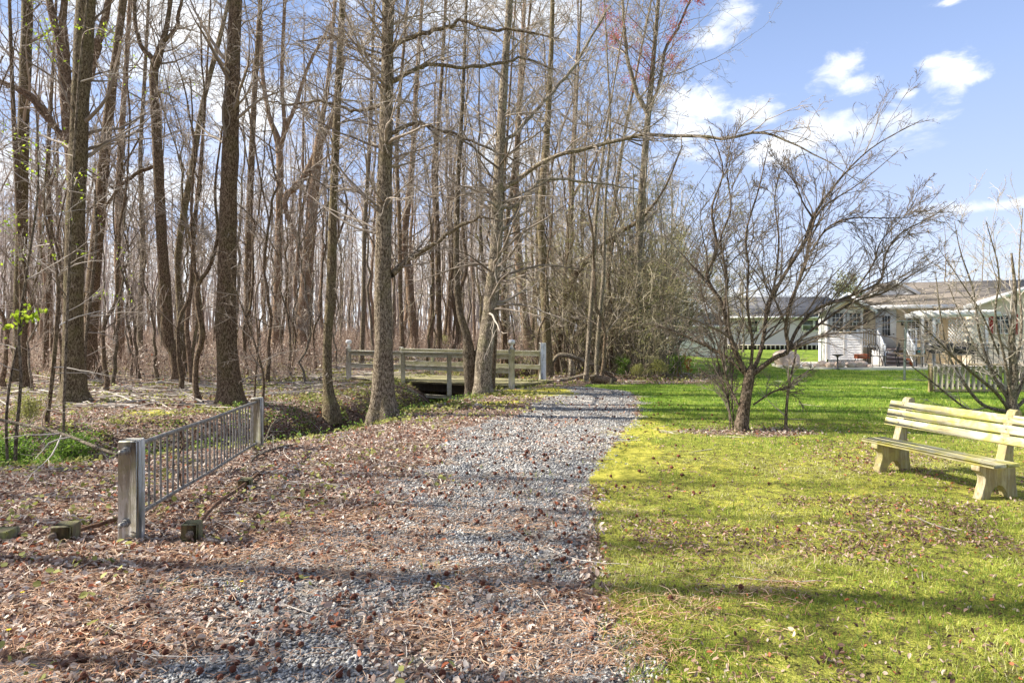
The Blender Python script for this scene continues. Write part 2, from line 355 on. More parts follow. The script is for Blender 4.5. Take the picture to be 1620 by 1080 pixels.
def shingle(name, c1, c2):
    def f(g, b):
        o = obj(g); bt = g.node('ShaderNodeTexBrick', Vector=g.mapping(o, (1, 1.1, 1.1)), Scale=3.2, Color1=c1, Color2=c2, Mortar=tuple(c * 0.55 for c in c1))
        bt.inputs['Mortar Size'].default_value = 0.02; bt.inputs['Brick Width'].default_value = 0.5; bt.inputs['Row Height'].default_value = 0.28
        return g.mix(g.math('MULTIPLY', g.noise(o, 1.3, 5, 0.7), 0.5), bt.outputs[0], tuple(c * 1.35 for c in c2))
    return mat(name, f, 0.9, 0.2)
M['roof_brown'] = shingle('roof_brown', (0.155, 0.13, 0.11), (0.215, 0.185, 0.155))
M['roof_grey'] = shingle('roof_grey', (0.09, 0.09, 0.10), (0.13, 0.13, 0.14))
M['glass'] = mat('glass', lambda g, b: g.ramp(g.noise(obj(g), 2.5, 3), [(0.35, (0.025, 0.03, 0.035)), (0.7, (0.16, 0.17, 0.18))]), 0.08, 0.6)
M['curtain'] = mat('curtain', lambda g, b: (0.55, 0.55, 0.53), 0.8)
M['red_paint'] = mat('red_paint', lambda g, b: (0.36, 0.03, 0.025), 0.5)
M['black_metal'] = mat('black_metal', lambda g, b: (0.018, 0.018, 0.02), 0.45, 0.5)
M['grey_metal'] = mat('grey_metal', lambda g, b: g.mix(g.noise(obj(g), 12, 3), (0.14, 0.17, 0.15), (0.26, 0.28, 0.26)), 0.5, 0.5)
M['terracotta'] = mat('terracotta', lambda g, b: g.mix(g.noise(obj(g), 8, 3), (0.42, 0.10, 0.04), (0.55, 0.17, 0.07)), 0.7)
M['rock'] = mat('rock', lambda g, b: g.mix(g.noise(obj(g), 5, 4), (0.36, 0.24, 0.18), (0.62, 0.54, 0.46)), 0.9)
M['patio'] = mat('patio', lambda g, b: g.mix(g.noise(world_pos(g), 1.2, 5), (0.62, 0.57, 0.48), (0.78, 0.73, 0.64)), 0.9)
M['step_stone'] = mat('step_stone', lambda g, b: g.mix(g.noise(obj(g), 4, 4), (0.24, 0.19, 0.18), (0.34, 0.28, 0.26)), 0.9)
M['bluebox'] = mat('bluebox', lambda g, b: (0.12, 0.42, 0.50), 0.5)
# ------------------------------------------------------------------ terrain
DITCH = [(-16, 6.6), (-12, 7.6), (-9.0, 8.5), (-6.4, 9.7), (-4.9, 10.9), (-3.85, 12.6), (-3.0, 14.6), (-2.4, 16.4), (-1.9, 18.6), (-1.3, 21.5), (0.4, 25), (3, 30)]
def ditch_d(x, y): return segdist(x, y, DITCH)[0]
def H(x, y):
    x = np.asarray(x, float); y = np.asarray(y, float)
    d = ditch_d(x, y)
    h = 0.05 * (fbm(x, y, 0.35, 1, 3) - 0.5) + 0.02 * (fbm(x, y, 2.2, 5, 2) - 0.5)
    h = h * sst(np.hypot(x, y - 3), 0.5, 6)
    depth = 1.2 * np.exp(-(d / np.where(y > 12, 0.85, 1.15)) ** 2) * (0.8 + 0.4 * fbm(x, y, 0.5, 9, 2)) * sst(y, 4, 8)
    wood = sst(-x * 0.9 + y * 0.35, 2.5, 9) * sst(y, 9, 13)
    h = h - depth + wood * 0.10 * (fbm(x, y, 1.1, 12, 4) - 0.5)
    h = h + sst(y, 18, 45) * sst(0.27 * y + 4 - x, 0, 8) * 0.55 * (1 + 0.25 * (fbm(x, y, 0.12, 15, 2) - 0.5))
    h = h + sst(y, 60, 200) * sst(0.27 * y + 4 - x, 0, 8) * 1.2
    return h
def Hs(x, y): return float(H(np.array([x]), np.array([y]))[0])
# edges of the gravel path: (y, left x, right x)
PATH = np.array([(2.2, -2.7, 0.55), (2.9, -2.6, 0.52), (3.4, -2.3, 0.50), (4.27, -1.9, 0.52), (5.25, -1.4, 0.66), (6.1, -1.12, 0.78), (6.8, -1.05, 0.90), (8.0, -1.05, 1.20),
                 (9.1, -0.95, 1.55), (11, -0.5, 2.1), (12.5, 0.15, 2.55), (13.9, 0.60, 2.8), (15.5, 0.95, 3.1), (17, 1.1, 3.0), (18, 1.3, 2.6), (18.6, 1.8, 2.1)])
def edges(y): return np.interp(y, PATH[:, 0], PATH[:, 1]), np.interp(y, PATH[:, 0], PATH[:, 2])
def W_gravel(x, y):
    l, r = edges(y); n = (fbm(x, y, 1.6, 20, 4) - 0.5)
    w = sst(x - l + n * 1.5, -0.35, 0.35) * sst(r - x + n * 0.9, -0.20, 0.18) * (y < 18.5) * (y > 1)
    near = sst(4.1 + 0.6 * n - y, -0.4, 1.3)
    return w * (1 - near * sst(fbm(x, y, 1.9, 26, 3), 0.46, 0.62) * 0.6)
def W_moss(x, y):
    l, r = edges(y); n = fbm(x, y, 1.3, 30, 4) - 0.5
    a = sst(r + 0.55 + n * 1.6 - x, -0.45, 0.35) * sst(x - r, -0.18, 0.0) * sst(y + 2.2 * (fbm(x, y, 1.1, 33, 4) - .5), 4.4, 6.6) * sst(12.3 - y, -0.6, 0.8)
    b = sst(1.0 - np.hypot((x - 0.65) / 1.15, (y - 16.6) / 1.5) + n * 0.9, 0, 0.2)
    c = sst(1.0 - np.hypot((x + 0.35) / 0.65, (y - 14.2) / 0.42) + n * 0.8, 0, 0.2)
    e = sst(1.0 - np.hypot((x + 7.2) / 0.55, (y - 12.6) / 0.4) + n * 0.8, 0, 0.2)
    f = sst(fbm(x, y, 0.8, 34, 4), 0.34, 0.60) * sst(fbm(x, y, 3.5, 36, 3), 0.34, 0.62) * sst(x, 0.8, 1.8) * sst(y, 4.6, 6.0) * sst(12.0 - y, 0, 2.5) * 0.62
    return np.clip(np.maximum.reduce([a, b, c, e, f]), 0, 1) * (0.6 + 0.4 * sst(fbm(x, y, 3.0, 38, 5), 0.36, 0.60))
def W_lawn(x, y):                # how much of the ground is lawn rather than leaf litter
    l, r = edges(y); n = fbm(x, y, 1.0, 40, 4) - 0.5
    right = np.where(y < 18, r, 1.9 + (y - 18) * 0.30)
    w = sst(x - right + n * 0.3, -0.08, 0.12)
    thicket = sst(1.55 - np.hypot((x - 3.9) / 3.4, (y - 22.0) / 2.6) + n * 0.6, 0.2, 0.7)
    bush = sst(1.0 - np.hypot((x - 3.9) / 1.5, (y - 10.1) / 0.42) + n * 1.0, 0, 0.4)
    return w * (1 - thicket * 0.95) * (1 - bush * 0.8)
def W_far(x, y): return sst(y + 4.5 * (fbm(x, y, 0.7, 44, 4) - 0.5), 7.5, 14.5)

xs = np.unique(np.concatenate([np.arange(-7, 7, 0.055), np.arange(-16, -7, 0.14), np.arange(7, 16, 0.14), np.arange(-60, -16, 0.8), np.arange(16, 60, 0.8), np.linspace(-700, -60, 20), np.linspace(60, 700, 20)]).round(4))
ys = np.unique(np.concatenate([np.arange(1.5, 10, 0.05), np.arange(10, 20, 0.09), np.arange(20, 40, 0.35), np.arange(40, 110, 2), np.linspace(110, 1500, 24), np.arange(-12, 1.5, 0.7), np.linspace(-200, -12, 8)]).round(4))
X, Y = np.meshgrid(xs, ys); Z = H(X, Y)
gx, gm, gl = W_gravel(X, Y), W_moss(X, Y), W_lawn(X, Y)
Z = Z + (vn(X, Y, 14, 3) - 0.5) * 0.008 * (np.hypot(X, Y) < 20) + (vn(X, Y, 30, 4) - 0.5) * 0.008 * gx * (Y < 9) + gm * 0.025 * fbm(X, Y, 9, 7, 2)
nx, ny = len(xs), len(ys)
i = (np.arange(ny - 1)[:, None] * nx + np.arange(nx - 1)[None, :]).ravel()
g = Geo(); g.add(np.stack([X, Y, Z], -1).reshape(-1, 3), np.stack([i, i + 1, i + nx + 1, i + nx], -1))
def ground_mat(gn, b):
    p = world_pos(gn)
    a, m_, l_, f_, wet = [attr(gn, k) for k in ('w_gravel', 'w_moss', 'w_lawn', 'w_far', 'w_wet')]
    nf = gn.noise(p, 60, 4, 0.7); nm = gn.noise(p, 9, 5, 0.65); nl = gn.noise(p, 1.1, 5, 0.6)
    jit = gn.math('MULTIPLY', gn.math('SUBTRACT', nm, 0.5), 0.7)
    vor = gn.node('ShaderNodeTexVoronoi', Vector=p, Scale=34.0, Randomness=1.0); vc = gn.node('ShaderNodeSeparateColor', Color=vor.outputs['Color']).outputs[0]
    litter = gn.ramp(gn.math('ADD', gn.math('MULTIPLY', vc, 0.7), gn.math('MULTIPLY', nf, 0.3)), [(0.1, (0.035, 0.022, 0.016)), (0.35, (0.12, 0.07, 0.05)), (0.6, (0.28, 0.18, 0.13)), (0.85, (0.50, 0.40, 0.32))])
    litter = gn.mix(wet, litter, gn.mix(nf, (0.012, 0.009, 0.006), (0.06, 0.045, 0.028)))
    litter = gn.mix(gn.math('MULTIPLY', gn.smooth(nl, 0.5, 0.68), 0.35), litter, (0.13, 0.15, 0.035))
    vor2 = gn.node('ShaderNodeTexVoronoi', Vector=p, Scale=42.0); vc2 = gn.node('ShaderNodeSeparateColor', Color=vor2.outputs['Color']).outputs[1]
    stone = gn.ramp(vc2, [(0.0, (0.10, 0.10, 0.105)), (0.5, (0.24, 0.24, 0.24)), (1.0, (0.48, 0.47, 0.46))])
    moss = gn.mix(gn.smooth(nm, 0.35, 0.65), (0.32, 0.31, 0.05), (0.55, 0.50, 0.09))
    gnear = gn.ramp(gn.math('ADD', gn.math('MULTIPLY', nf, 0.5), gn.math('MULTIPLY', nm, 0.5)), [(0.36, (0.05, 0.04, 0.02)), (0.45, (0.16, 0.14, 0.045)), (0.52, (0.32, 0.33, 0.05)), (0.62, (0.54, 0.50, 0.12)), (0.75, (0.55, 0.47, 0.33))])
    gfar = gn.ramp(gn.math('ADD', gn.math('MULTIPLY', nl, 0.55), gn.math('MULTIPLY', nf, 0.45)), [(0.3, (0.08, 0.14, 0.025)), (0.5, (0.19, 0.27, 0.04)), (0.62, (0.36, 0.42, 0.06)), (0.75, (0.52, 0.46, 0.2))])
    lawn = gn.mix(f_, gnear, gfar)
    c = gn.mix(gn.smooth(gn.math('ADD', l_, jit), 0.4, 0.6), litter, lawn)
    stone = gn.mix(gn.smooth(gn.noise(p, 3.2, 5, 0.6), 0.42, 0.60), stone, gn.mix(nf, (0.20, 0.165, 0.13), (0.44, 0.38, 0.32)))
    c = gn.mix(gn.smooth(gn.math('ADD', a, gn.math('MULTIPLY', jit, 1.2)), 0.35, 0.65), c, stone)
    c = gn.mix(gn.smooth(gn.math('ADD', m_, gn.math('MULTIPLY', jit, 1.3)), 0.28, 0.80), c, moss)
    bump(gn, b, gn.math('ADD', nf, gn.math('MULTIPLY', nm, 0.6)), 0.03, 0.9)
    return c
M['ground'] = mat('ground', ground_mat, 0.95, 0.1)
ground = g.build('ground', M['ground'], smooth=True); tag(ground, kind='structure')
for nme, arr in (('w_gravel', gx), ('w_moss', gm), ('w_lawn', gl), ('w_far', W_far(X, Y)), ('w_wet', np.exp(-(ditch_d(X, Y) / 1.0) ** 2) * sst(Y, 6, 9))):
    a_ = ground.data.attributes.new(nme, 'FLOAT', 'POINT'); a_.data.foreach_set('value', arr.astype(np.float32).ravel())

# ------------------------------------------------------------------ scatter of small stuff
def scatter(n, d0, d1, power, spread=0.95, accept=None, seed=1):
    """points in front of the camera, density falling with distance as d**-power"""
    r = np.random.default_rng(seed); u = r.random(n); q = 2 - power
    d = (d0 ** q + u * (d1 ** q - d0 ** q)) ** (1 / q) if abs(q) > 1e-6 else d0 * (d1 / d0) ** u
    x = (r.random(n) * 2 - 1) * spread * d
    if accept is not None:
        k = r.random(n) < accept(x, d); x, d = x[k], d[k]
    return x, d
def place(template, faces, x, y, z, size, a, b, c, tone, geo):
    R = rots(a, b, c); t = np.asarray(template, float)
    if t.ndim == 2: t = np.broadcast_to(t, (len(x),) + t.shape)
    V = np.einsum('nij,nkj->nki', R, t * size[:, None, None]) + np.stack([x, y, z], -1)[:, None, :]
    k = t.shape[1]; F = np.asarray(faces)
    FF = (F[None] + (np.arange(len(x)) * k)[:, None, None]).reshape(-1, F.shape[1])
    geo.add(V.reshape(-1, 3), FF, np.repeat(tone, k))
def norm_slope(x, y): return None
# dead leaves
leafT = [(-0.5, 0, 0), (-0.2, 0.26, 0.10), (-0.2, -0.26, 0.10), (0.22, 0.24, 0.13), (0.22, -0.24, 0.13), (0.55, 0, 0.05), (-0.2, 0, 0.0), (0.22, 0, 0.02)]
leafF = [(0, 6, 1, 1), ]
leafTri = [(0, 6, 1), (0, 2, 6), (6, 7, 3), (6, 3, 1), (6, 2, 4), (6, 4, 7), (7, 5, 3), (7, 4, 5)]
def leaves(n, d0, d1, power, accept, seed, smin, smax, geo, grow=0.0, lift=0.0, tmul=1.0):
    x, y = scatter(n, d0, d1, power, accept=accept, seed=seed); r = np.random.default_rng(seed + 100); m = len(x)
    s = r.uniform(smin, smax, m) * (1 + grow * y); t = np.array(leafT)[None] * np.ones((m, 1, 1))
    t[:, :, 2] *= r.uniform(-1.5, 3.4, m)[:, None]; t[:, :, 1] *= r.uniform(0.5, 1.2, m)[:, None]
    place(t, leafTri, x, y, H(x, y) + 0.006 + r.random(m) ** 2 * (0.03 + lift), s, r.normal(0, 0.6, m), r.normal(0, 0.55, m), r.uniform(0, 6.28, m), np.clip(r.beta(2.3, 1.75, m) * 0.97 * tmul * (1 - 0.6 * np.exp(-(ditch_d(x, y) / 1.0) ** 2)) + (r.random(m) < 0.06) * 0.9, 0, 1), geo)
bridge_c = (-2.0, 20.2)
def acc_litter(x, y):
    a = (1 - W_lawn(x, y)) * (1 - W_gravel(x, y) * (0.97 - 0.35 * sst(fbm(x, y, 1.5, 51, 4), 0.48, 0.62))) * (1 - 0.9 * W_moss(x, y)) * (0.45 + 0.85 * fbm(x, y, 1.2, 50, 3))
    return a * (np.abs((x + 2.1) * 0.52 + (y - 20.3) * 0.854) > 1.6)
lg = Geo()
leaves(150000, 2.3, 14, 1.35, acc_litter, 11, 0.022, 0.052, lg, 0.016)
leaves(42000, 13, 48, 1.7, lambda x, y: acc_litter(x, y) * (x < 0.27 * y + 1), 12, 0.045, 0.085, lg, 0.012, 0.05)
lb = lg.build('leaf_litter', M['litter']); tag(lb, 'brown and grey fallen leaves covering the ground beside the path', 'fallen leaves', kind='stuff')
lg = Geo()
def acc_lawnleaf(x, y): return W_lawn(x, y) * (1 - 0.85 * W_moss(x, y)) * (0.12 + 0.88 * sst(fbm(x, y, 1.3, 55, 4), 0.42, 0.60)) * np.where(y > 11, 0.12, 1)
leaves(120000, 2.3, 14, 1.45, acc_lawnleaf, 13, 0.012, 0.036, lg, 0.014, 0.008, 0.72)
leaves(900, 9.6, 10.6, 1.0, lambda x, y: (np.abs(x - 3.9) < 1.6) * 0.8, 16, 0.03, 0.05, lg)
x0 = lg.build('lawn_leaves', M['litter']); tag(x0, 'grey brown dead leaves lying in the thin grass', 'fallen leaves', kind='stuff')
# gravel
oct_ = np.array([(1, 0, 0), (-1, 0, 0), (0, 0.8, 0), (0, -0.8, 0), (0, 0, 0.55), (0, 0, -0.4), (0.55, 0.5, 0.35), (-0.5, 0.45, 0.38), (-0.55, -0.5, 0.3), (0.5, -0.45, 0.4)]) * 0.5
octF = [(4, 0, 6), (4, 6, 2), (4, 2, 7), (4, 7, 1), (4, 1, 8), (4, 8, 3), (4, 3, 9), (4, 9, 0), (0, 5, 6), (6, 5, 2), (2, 5, 7), (7, 5, 1), (1, 5, 8), (8, 5, 3), (3, 5, 9), (9, 5, 0)]
sg = Geo()
for (n, d0, d1, pw, s0, s1, sd_) in ((95000, 2.3, 7.5, 1.3, 0.014, 0.036, 21), (75000, 7.2, 18.6, 1.3, 0.025, 0.05, 22)):
    x, y = scatter(n, d0, d1, pw, 0.75 if d0 < 5 else 0.45, accept=lambda x, y: W_gravel(x, y) * 0.95 * (0.25 + 0.75 * sst(fbm(x, y, 2.6, 28, 4), 0.30, 0.48)) + 0.02 * (1 - W_lawn(x, y)) * (x > -3), seed=sd_); r = np.random.default_rng(sd_ + 5); m = len(x)
    t = oct_[None] * r.uniform(0.65, 1.3, (m, 10, 1)) * r.uniform(0.6, 1.2, (m, 1, 3))
    place(t, octF, x, y, H(x, y) + 0.004, r.uniform(s0, s1, m), r.uniform(-.5, .5, m), r.uniform(-.5, .5, m), r.uniform(0, 6.28, m), np.clip(r.beta(2, 2.3, m), 0, 1), sg)
x0 = sg.build('gravel', M['stone']); tag(x0, 'blue grey crushed stone gravel of the path', 'gravel', kind='stuff')
# pine needles: thin strands lying in drifts
ng = Geo()
def acc_needle(x, y):
    drift = sst(fbm(x * 0.6 + y * 0.2, y * 1.3, 1.2, 60, 4), 0.46, 0.58)
    return (0.12 + 0.88 * drift) * sst(6.6 - y - 0.2 * x, 0, 2.2) * sst(1.7 - x - (3.2 - y) * 0.6, 0, 0.5) * (x > -4.5) + 0.10 * (y < 8.5) * (x < r_edge(y)) * drift
def r_edge(y): return edges(y)[1]
x, y = scatter(60000, 2.3, 9, 1.5, accept=acc_needle, seed=31); r = np.random.default_rng(32); m = len(x)
L = r.uniform(0.05, 0.13, m); wv = 0.0011 + 0.00022 * y; bendv = r.normal(0, 0.15, m)
t = np.zeros((m, 6, 3)); t[:, 0] = np.stack([-L / 2, -wv, 0 * L], -1); t[:, 1] = np.stack([-L / 2, wv, 0 * L], -1); t[:, 2] = np.stack([0 * L, bendv * L - wv, 0.006 + 0 * L], -1); t[:, 3] = np.stack([0 * L, bendv * L + wv, 0.006 + 0 * L], -1)
t[:, 4] = np.stack([L / 2, -wv * .6, 0 * L], -1); t[:, 5] = np.stack([L / 2, wv * .6, 0 * L], -1)
place(t, [(0, 2, 3, 1), (2, 4, 5, 3)], x, y, H(x, y) + 0.012 + 0.03 * r.random(m) ** 2, np.ones(m), r.normal(0, 0.3, m), r.normal(0, 0.12, m), r.normal(0, 0.9, m) + 0.2, r.random(m), ng)
x0 = ng.build('pine_needles', M['needle']); tag(x0, 'orange brown pine needles strewn over the gravel and leaves', 'pine needles', kind='stuff')
# grass blades
def blades(n, d0, d1, power, accept, seed, h0, h1, w0, tone_fn, geo, spread=0.95, lean=0.5):
    x, y = scatter(n, d0, d1, power, spread, accept=accept, seed=seed); r = np.random.default_rng(seed + 9); m = len(x)
    tall = 0.5 + 1.1 * fbm(x, y, 2.3, 70, 2)
    h = r.uniform(h0, h1, m) * tall; wd = w0 * (0.7 + 0.6 * r.random(m)) * (1 + 0.10 * y); ln = r.normal(0, lean, (m, 2)) * h[:, None]; a = r.uniform(0, 6.28, m)
    V = np.zeros((m, 5, 3)); ca, sa = np.cos(a) * wd, np.sin(a) * wd; z = H(x, y)
    V[:, 0] = np.stack([x - ca, y - sa, z], -1); V[:, 1] = np.stack([x + ca, y + sa, z], -1)
    V[:, 2] = np.stack([x - ca * .8 + ln[:, 0] * .35, y - sa * .8 + ln[:, 1] * .35, z + h * .55], -1); V[:, 3] = np.stack([x + ca * .8 + ln[:, 0] * .35, y + sa * .8 + ln[:, 1] * .35, z + h * .55], -1)
    V[:, 4] = np.stack([x + ln[:, 0], y + ln[:, 1], z + h], -1)
    b = (np.arange(m) * 5)[:, None]; tn = np.repeat(np.clip(tone_fn(x, y, r), 0, 1), 5)
    geo.add(V.reshape(-1, 3), b + np.array([0, 1, 3, 2]), tn); geo.F[3].append(b + np.array([2, 3, 4]) + geo.n - m * 5); geo.M[3].append(np.zeros(m, int))
gg = Geo()
tn1 = lambda x, y, r: 0.44 + 1.3 * (fbm(x, y, 1.5, 75, 3) - 0.5) + r.normal(0, 0.20, len(x))
blades(250000, 2.3, 12.5, 1.35, lambda x, y: W_lawn(x, y) * (1 - 0.8 * W_moss(x, y)) * (0.30 + 1.0 * sst(fbm(x, y, 1.7, 72, 4), 0.36, 0.60)) * (1 - .6 * sst(fbm(x, y, 1.3, 55, 4), 0.44, 0.58)), 41, 0.010, 0.036, 0.0015, tn1, gg)
blades(9000, 2.3, 9, 1.35, lambda x, y: (1 - W_lawn(x, y)) * sst(fbm(x, y, 2.6, 77, 3), 0.60, 0.70), 43, 0.02, 0.06, 0.0018, lambda x, y, r: 0.35 + r.normal(0, .2, len(x)), gg)
x0 = gg.build('lawn_grass', M['grass_near']); tag(x0, 'thin yellow green grass growing among dead leaves beside the path', 'grass', kind='stuff')
gg = Geo()
tn2 = lambda x, y, r: 0.42 + 1.3 * (fbm(x, y, 0.9, 78, 3) - 0.5) + r.normal(0, 0.18, len(x))
blades(150000, 7.5, 30, 1.3, lambda x, y: W_lawn(x, y) * W_far(x, y) * (y < 26.3), 42, 0.03, 0.065, 0.0022, tn2, gg, 0.95)
x0 = gg.build('far_lawn_grass', M['grass_far']); tag(x0, 'bright green grass of the lawn in front of the house', 'grass', kind='stuff')
gt = Geo()                        # longer tufts standing here and there
blades(26000, 2.4, 13, 1.3, lambda x, y: W_lawn(x, y) * sst(fbm(x, y, 3.2, 87, 3), 0.60, 0.70), 47, 0.04, 0.085, 0.0017, lambda x, y, r: 0.22 + r.normal(0, .16, len(x)), gt, .95, .6)
x0 = gt.build('grass_tufts', M['grass_near']); tag(x0, 'taller green tufts of grass standing in the thin lawn', 'grass', kind='stuff')
# moss tufts
mg = Geo()
blades(90000, 4.5, 18, 1.2, lambda x, y: W_moss(x, y), 45, 0.008, 0.02, 0.0035, lambda x, y, r: r.random(len(x)), mg, 0.6, 0.8)
M['moss'] = translucent(mat('moss', lambda g, b: g.mix(attr(g), (0.32, 0.32, 0.04), (0.58, 0.53, 0.09)), 0.8, 0.1), amt=0.3)
x0 = mg.build('moss', M['moss']); tag(x0, 'yellow green moss edging the gravel path', 'moss', kind='stuff')
# low green sprouts with rounded leaves: ditch banks and forest floor
sp = Geo()
def acc_sprout(x, y):
    d = ditch_d(x, y)
    return (1 - W_lawn(x, y)) * (1 - W_gravel(x, y)) * (sst(d, 3.2, 0.6) * 0.9 * sst(y, 6, 9) + 0.22 * (y > 11) + 0.05) * sst(fbm(x, y, 1.4, 80, 3), 0.36, 0.56) * (x < 0.27 * y + 1)
x, y = scatter(60000, 2.4, 34, 1.1, accept=acc_sprout, seed=51); r = np.random.default_rng(52)
k = 5; m = len(x); X5 = np.repeat(x, k) + r.normal(0, 0.05, m * k) * (1 + 0.03 * np.repeat(y, k)); Y5 = np.repeat(y, k) + r.normal(0, 0.05, m * k); m *= k
t = np.array(leafT)[None] * np.ones((m, 1, 1)); t[:, :, 1] *= 1.5
place(t, leafTri, X5, Y5, H(X5, Y5) + r.uniform(0.01, 0.10, m), r.uniform(0.02, 0.045, m) * (1 + 0.04 * Y5), r.normal(0, 0.6, m), r.normal(0, 0.5, m), r.uniform(0, 6.28, m), r.random(m), sp)
x0 = sp.build('ground_sprouts', M['leaf_olive']); tag(x0, 'small green sprouts growing through the fallen leaves around the ditch', 'ground cover', kind='stuff')
dk = Geo(); x, y = scatter(16000, 7, 20, 1.0, accept=lambda x, y: sst(ditch_d(x, y), 2.6, 0.8) * (x < -.5) * sst(fbm(x, y, 1.8, 84, 3), 0.40, 0.58) * (np.abs((x + 2.1) * 0.52 + (y - 20.3) * 0.854) > 1.5), seed=54); r = np.random.default_rng(55)
X5 = np.repeat(x, 7) + r.normal(0, 0.06, len(x) * 7); Y5 = np.repeat(y, 7) + r.normal(0, 0.06, len(x) * 7); m = len(X5); t = np.array(leafT)[None] * np.ones((m, 1, 1)); t[:, :, 1] *= 1.2
place(t, leafTri, X5, Y5, H(X5, Y5) + r.uniform(0.01, 0.18, m), r.uniform(0.025, 0.05, m), r.normal(0, 0.8, m), r.normal(0, 0.7, m), r.uniform(0, 6.28, m), r.random(m) ** 1.3, dk)
x0 = dk.build('bank_plants', M['leaf_green']); tag(x0, 'low green leafy plants covering the banks of the ditch', 'ground cover', kind='stuff')
# loose twigs on the ground
tw = Geo()
x, y = scatter(3400, 2.5, 40, 1.3, accept=lambda x, y: (1 - W_lawn(x, y)) * (1 - 0.9 * W_gravel(x, y)) * (x < .27 * y + 1) + 0.03, seed=61); r = np.random.default_rng(62); m = len(x)
a = r.uniform(0, 6.28, m); L = r.uniform(0.10, 0.55, m) * (1 + 0.05 * y); s = np.linspace(-.5, .5, 5)[None]; cur = r.normal(0, .18, m)[:, None]
PX = x[:, None] + np.cos(a)[:, None] * s * L[:, None] - np.sin(a)[:, None] * (s * s) * cur * L[:, None] * 2; PY = y[:, None] + np.sin(a)[:, None] * s * L[:, None] + np.cos(a)[:, None] * (s * s) * cur * L[:, None] * 2
PZ = H(PX, PY) + 0.012 + 0.04 * r.random((m, 1)) * (s + .5)
tw.tube(np.stack([PX, PY, PZ], -1), np.broadcast_to((0.0025 + 0.0003 * y)[:, None], (m, 5)) * np.linspace(1.2, .5, 5), 4, r.random(m))
m = 1400; y = r.uniform(13, 40, m); x = -y * r.uniform(.12, .9, m); kp = ditch_d(x, y) > 2.4; x, y = x[kp], y[kp]; m = len(x); a = r.uniform(-.9, .9, m) + pi * (r.random(m) < .5); L = r.uniform(.5, 2.2, m); s = np.linspace(0, 1, 7)[None]; cur = r.normal(0, .12, (m, 1))
PX = x[:, None] + np.cos(a)[:, None] * s * L[:, None]; PY = y[:, None] + np.sin(a)[:, None] * s * L[:, None] + s * s * cur * L[:, None]; PZ = H(PX, PY) + .02 + s * r.random((m, 1)) ** 3 * .22 + .04 * r.random((m, 1))
tw.tube(np.stack([PX, PY, PZ], -1), r.uniform(.006, .02, (m, 1)) * np.linspace(1.2, .3, 7), 5, r.random(m))
x0 = tw.build('fallen_twigs', M['twig_pale']); tag(x0, 'grey dry twigs scattered on the leaf litter', 'twigs', kind='stuff')
# seed balls: spiky brown cones, each one a thing
def cone_mesh(seed, n=70):
    r = np.random.default_rng(seed); gc = Geo()
    i = np.arange(n) + 0.5; ph = np.arccos(1 - 2 * i / n); th = pi * (1 + 5 ** .5) * i
    D = np.stack([np.cos(th) * np.sin(ph), np.sin(th) * np.sin(ph), np.cos(ph)], -1)
    u = np.cross(D, [0.3, 0.2, 0.93]); u /= np.linalg.norm(u, axis=1, keepdims=True); v_ = np.cross(D, u)
    b0 = D * 0.62; w_ = 0.30
    V = np.stack([b0 + u * w_, b0 - u * w_ * .5 + v_ * w_ * .87, b0 - u * w_ * .5 - v_ * w_ * .87, D * r.uniform(0.92, 1.12, (n, 1))], 1)
    T = np.tile(np.array([0, 0, 0, 1.0]), n)
    F = (np.array([(0, 1, 3), (1, 2, 3), (2, 0, 3)])[None] + (np.arange(n) * 4)[:, None, None]).reshape(-1, 3)
    V = V * np.array([1, 1, r.uniform(0.9, 1.15)])
    gc.add(V.reshape(-1, 3), F, T)
    gc.box((0, 0, 0), (0.9, 0.9, 0.9), tone=0.0)
    return gc.mesh('seed_cone', M['cone'])
CM = [cone_mesh(s) for s in range(5)]; cr = np.random.default_rng(77)
def acc_cone(x, y):
    l, r_ = edges(y); c = (l + r_) / 2 + 0.25
    return np.exp(-((x - c) / 1.5) ** 2) * np.where((x > r_ + .1) & (y < 5.5), .25, 1) * (0.15 + 1.3 * sst(fbm(x, y, 1.6, 90, 3), 0.38, 0.64)) * (y < 17.5)
x, y = scatter(2700, 2.75, 17.5, 1.15, 0.7, accept=acc_cone, seed=71)
o_ = np.argsort(y); x, y = x[o_], y[o_]; ncone = min(290, len(x)); print('cones', len(x))
for j in range(ncone):
    s = cr.uniform(0.012, 0.019)
    o = bpy.data.objects.new('seed_cone', CM[j % 5]); COL.objects.link(o); o.location = (x[j], y[j], Hs(x[j], y[j]) + s * 0.9 + 0.008); o.scale = (s,) * 3
    o.rotation_euler = tuple(cr.uniform(0, 6.28, 3))
    where = 'gravel' if W_gravel(x[j], y[j]) > .5 else ('grass' if W_lawn(x[j], y[j]) > .5 else 'leaves')
    tag(o, 'small round spiky brown seed cone on the ' + {'gravel': 'grey gravel path', 'grass': 'mossy grass right of the path', 'leaves': 'brown leaves left of the path'}[where], 'seed cone', 'seed cones lying on the ' + where)
cg = Geo()
for j in range(ncone, len(x)):
    n = 9; ph = np.arccos(1 - 2 * (np.arange(n) + .5) / n); th = 2.4 * np.arange(n) + j
    V = np.stack([np.cos(th) * np.sin(ph), np.sin(th) * np.sin(ph), np.cos(ph)], -1); s = cr.uniform(0.018, 0.026)
    V = oct_ * 2 * s * cr.uniform(0.85, 1.25, (10, 1)) * np.array([1, 1.2, 1.7]) + np.array([x[j], y[j], Hs(x[j], y[j]) + s])
    cg.add(V, octF, cr.uniform(0, .6))
x0 = cg.build('distant_cones', M['cone']); tag(x0, 'many small dark seed cones dotting the far part of the path and moss', 'seed cones', kind='stuff')
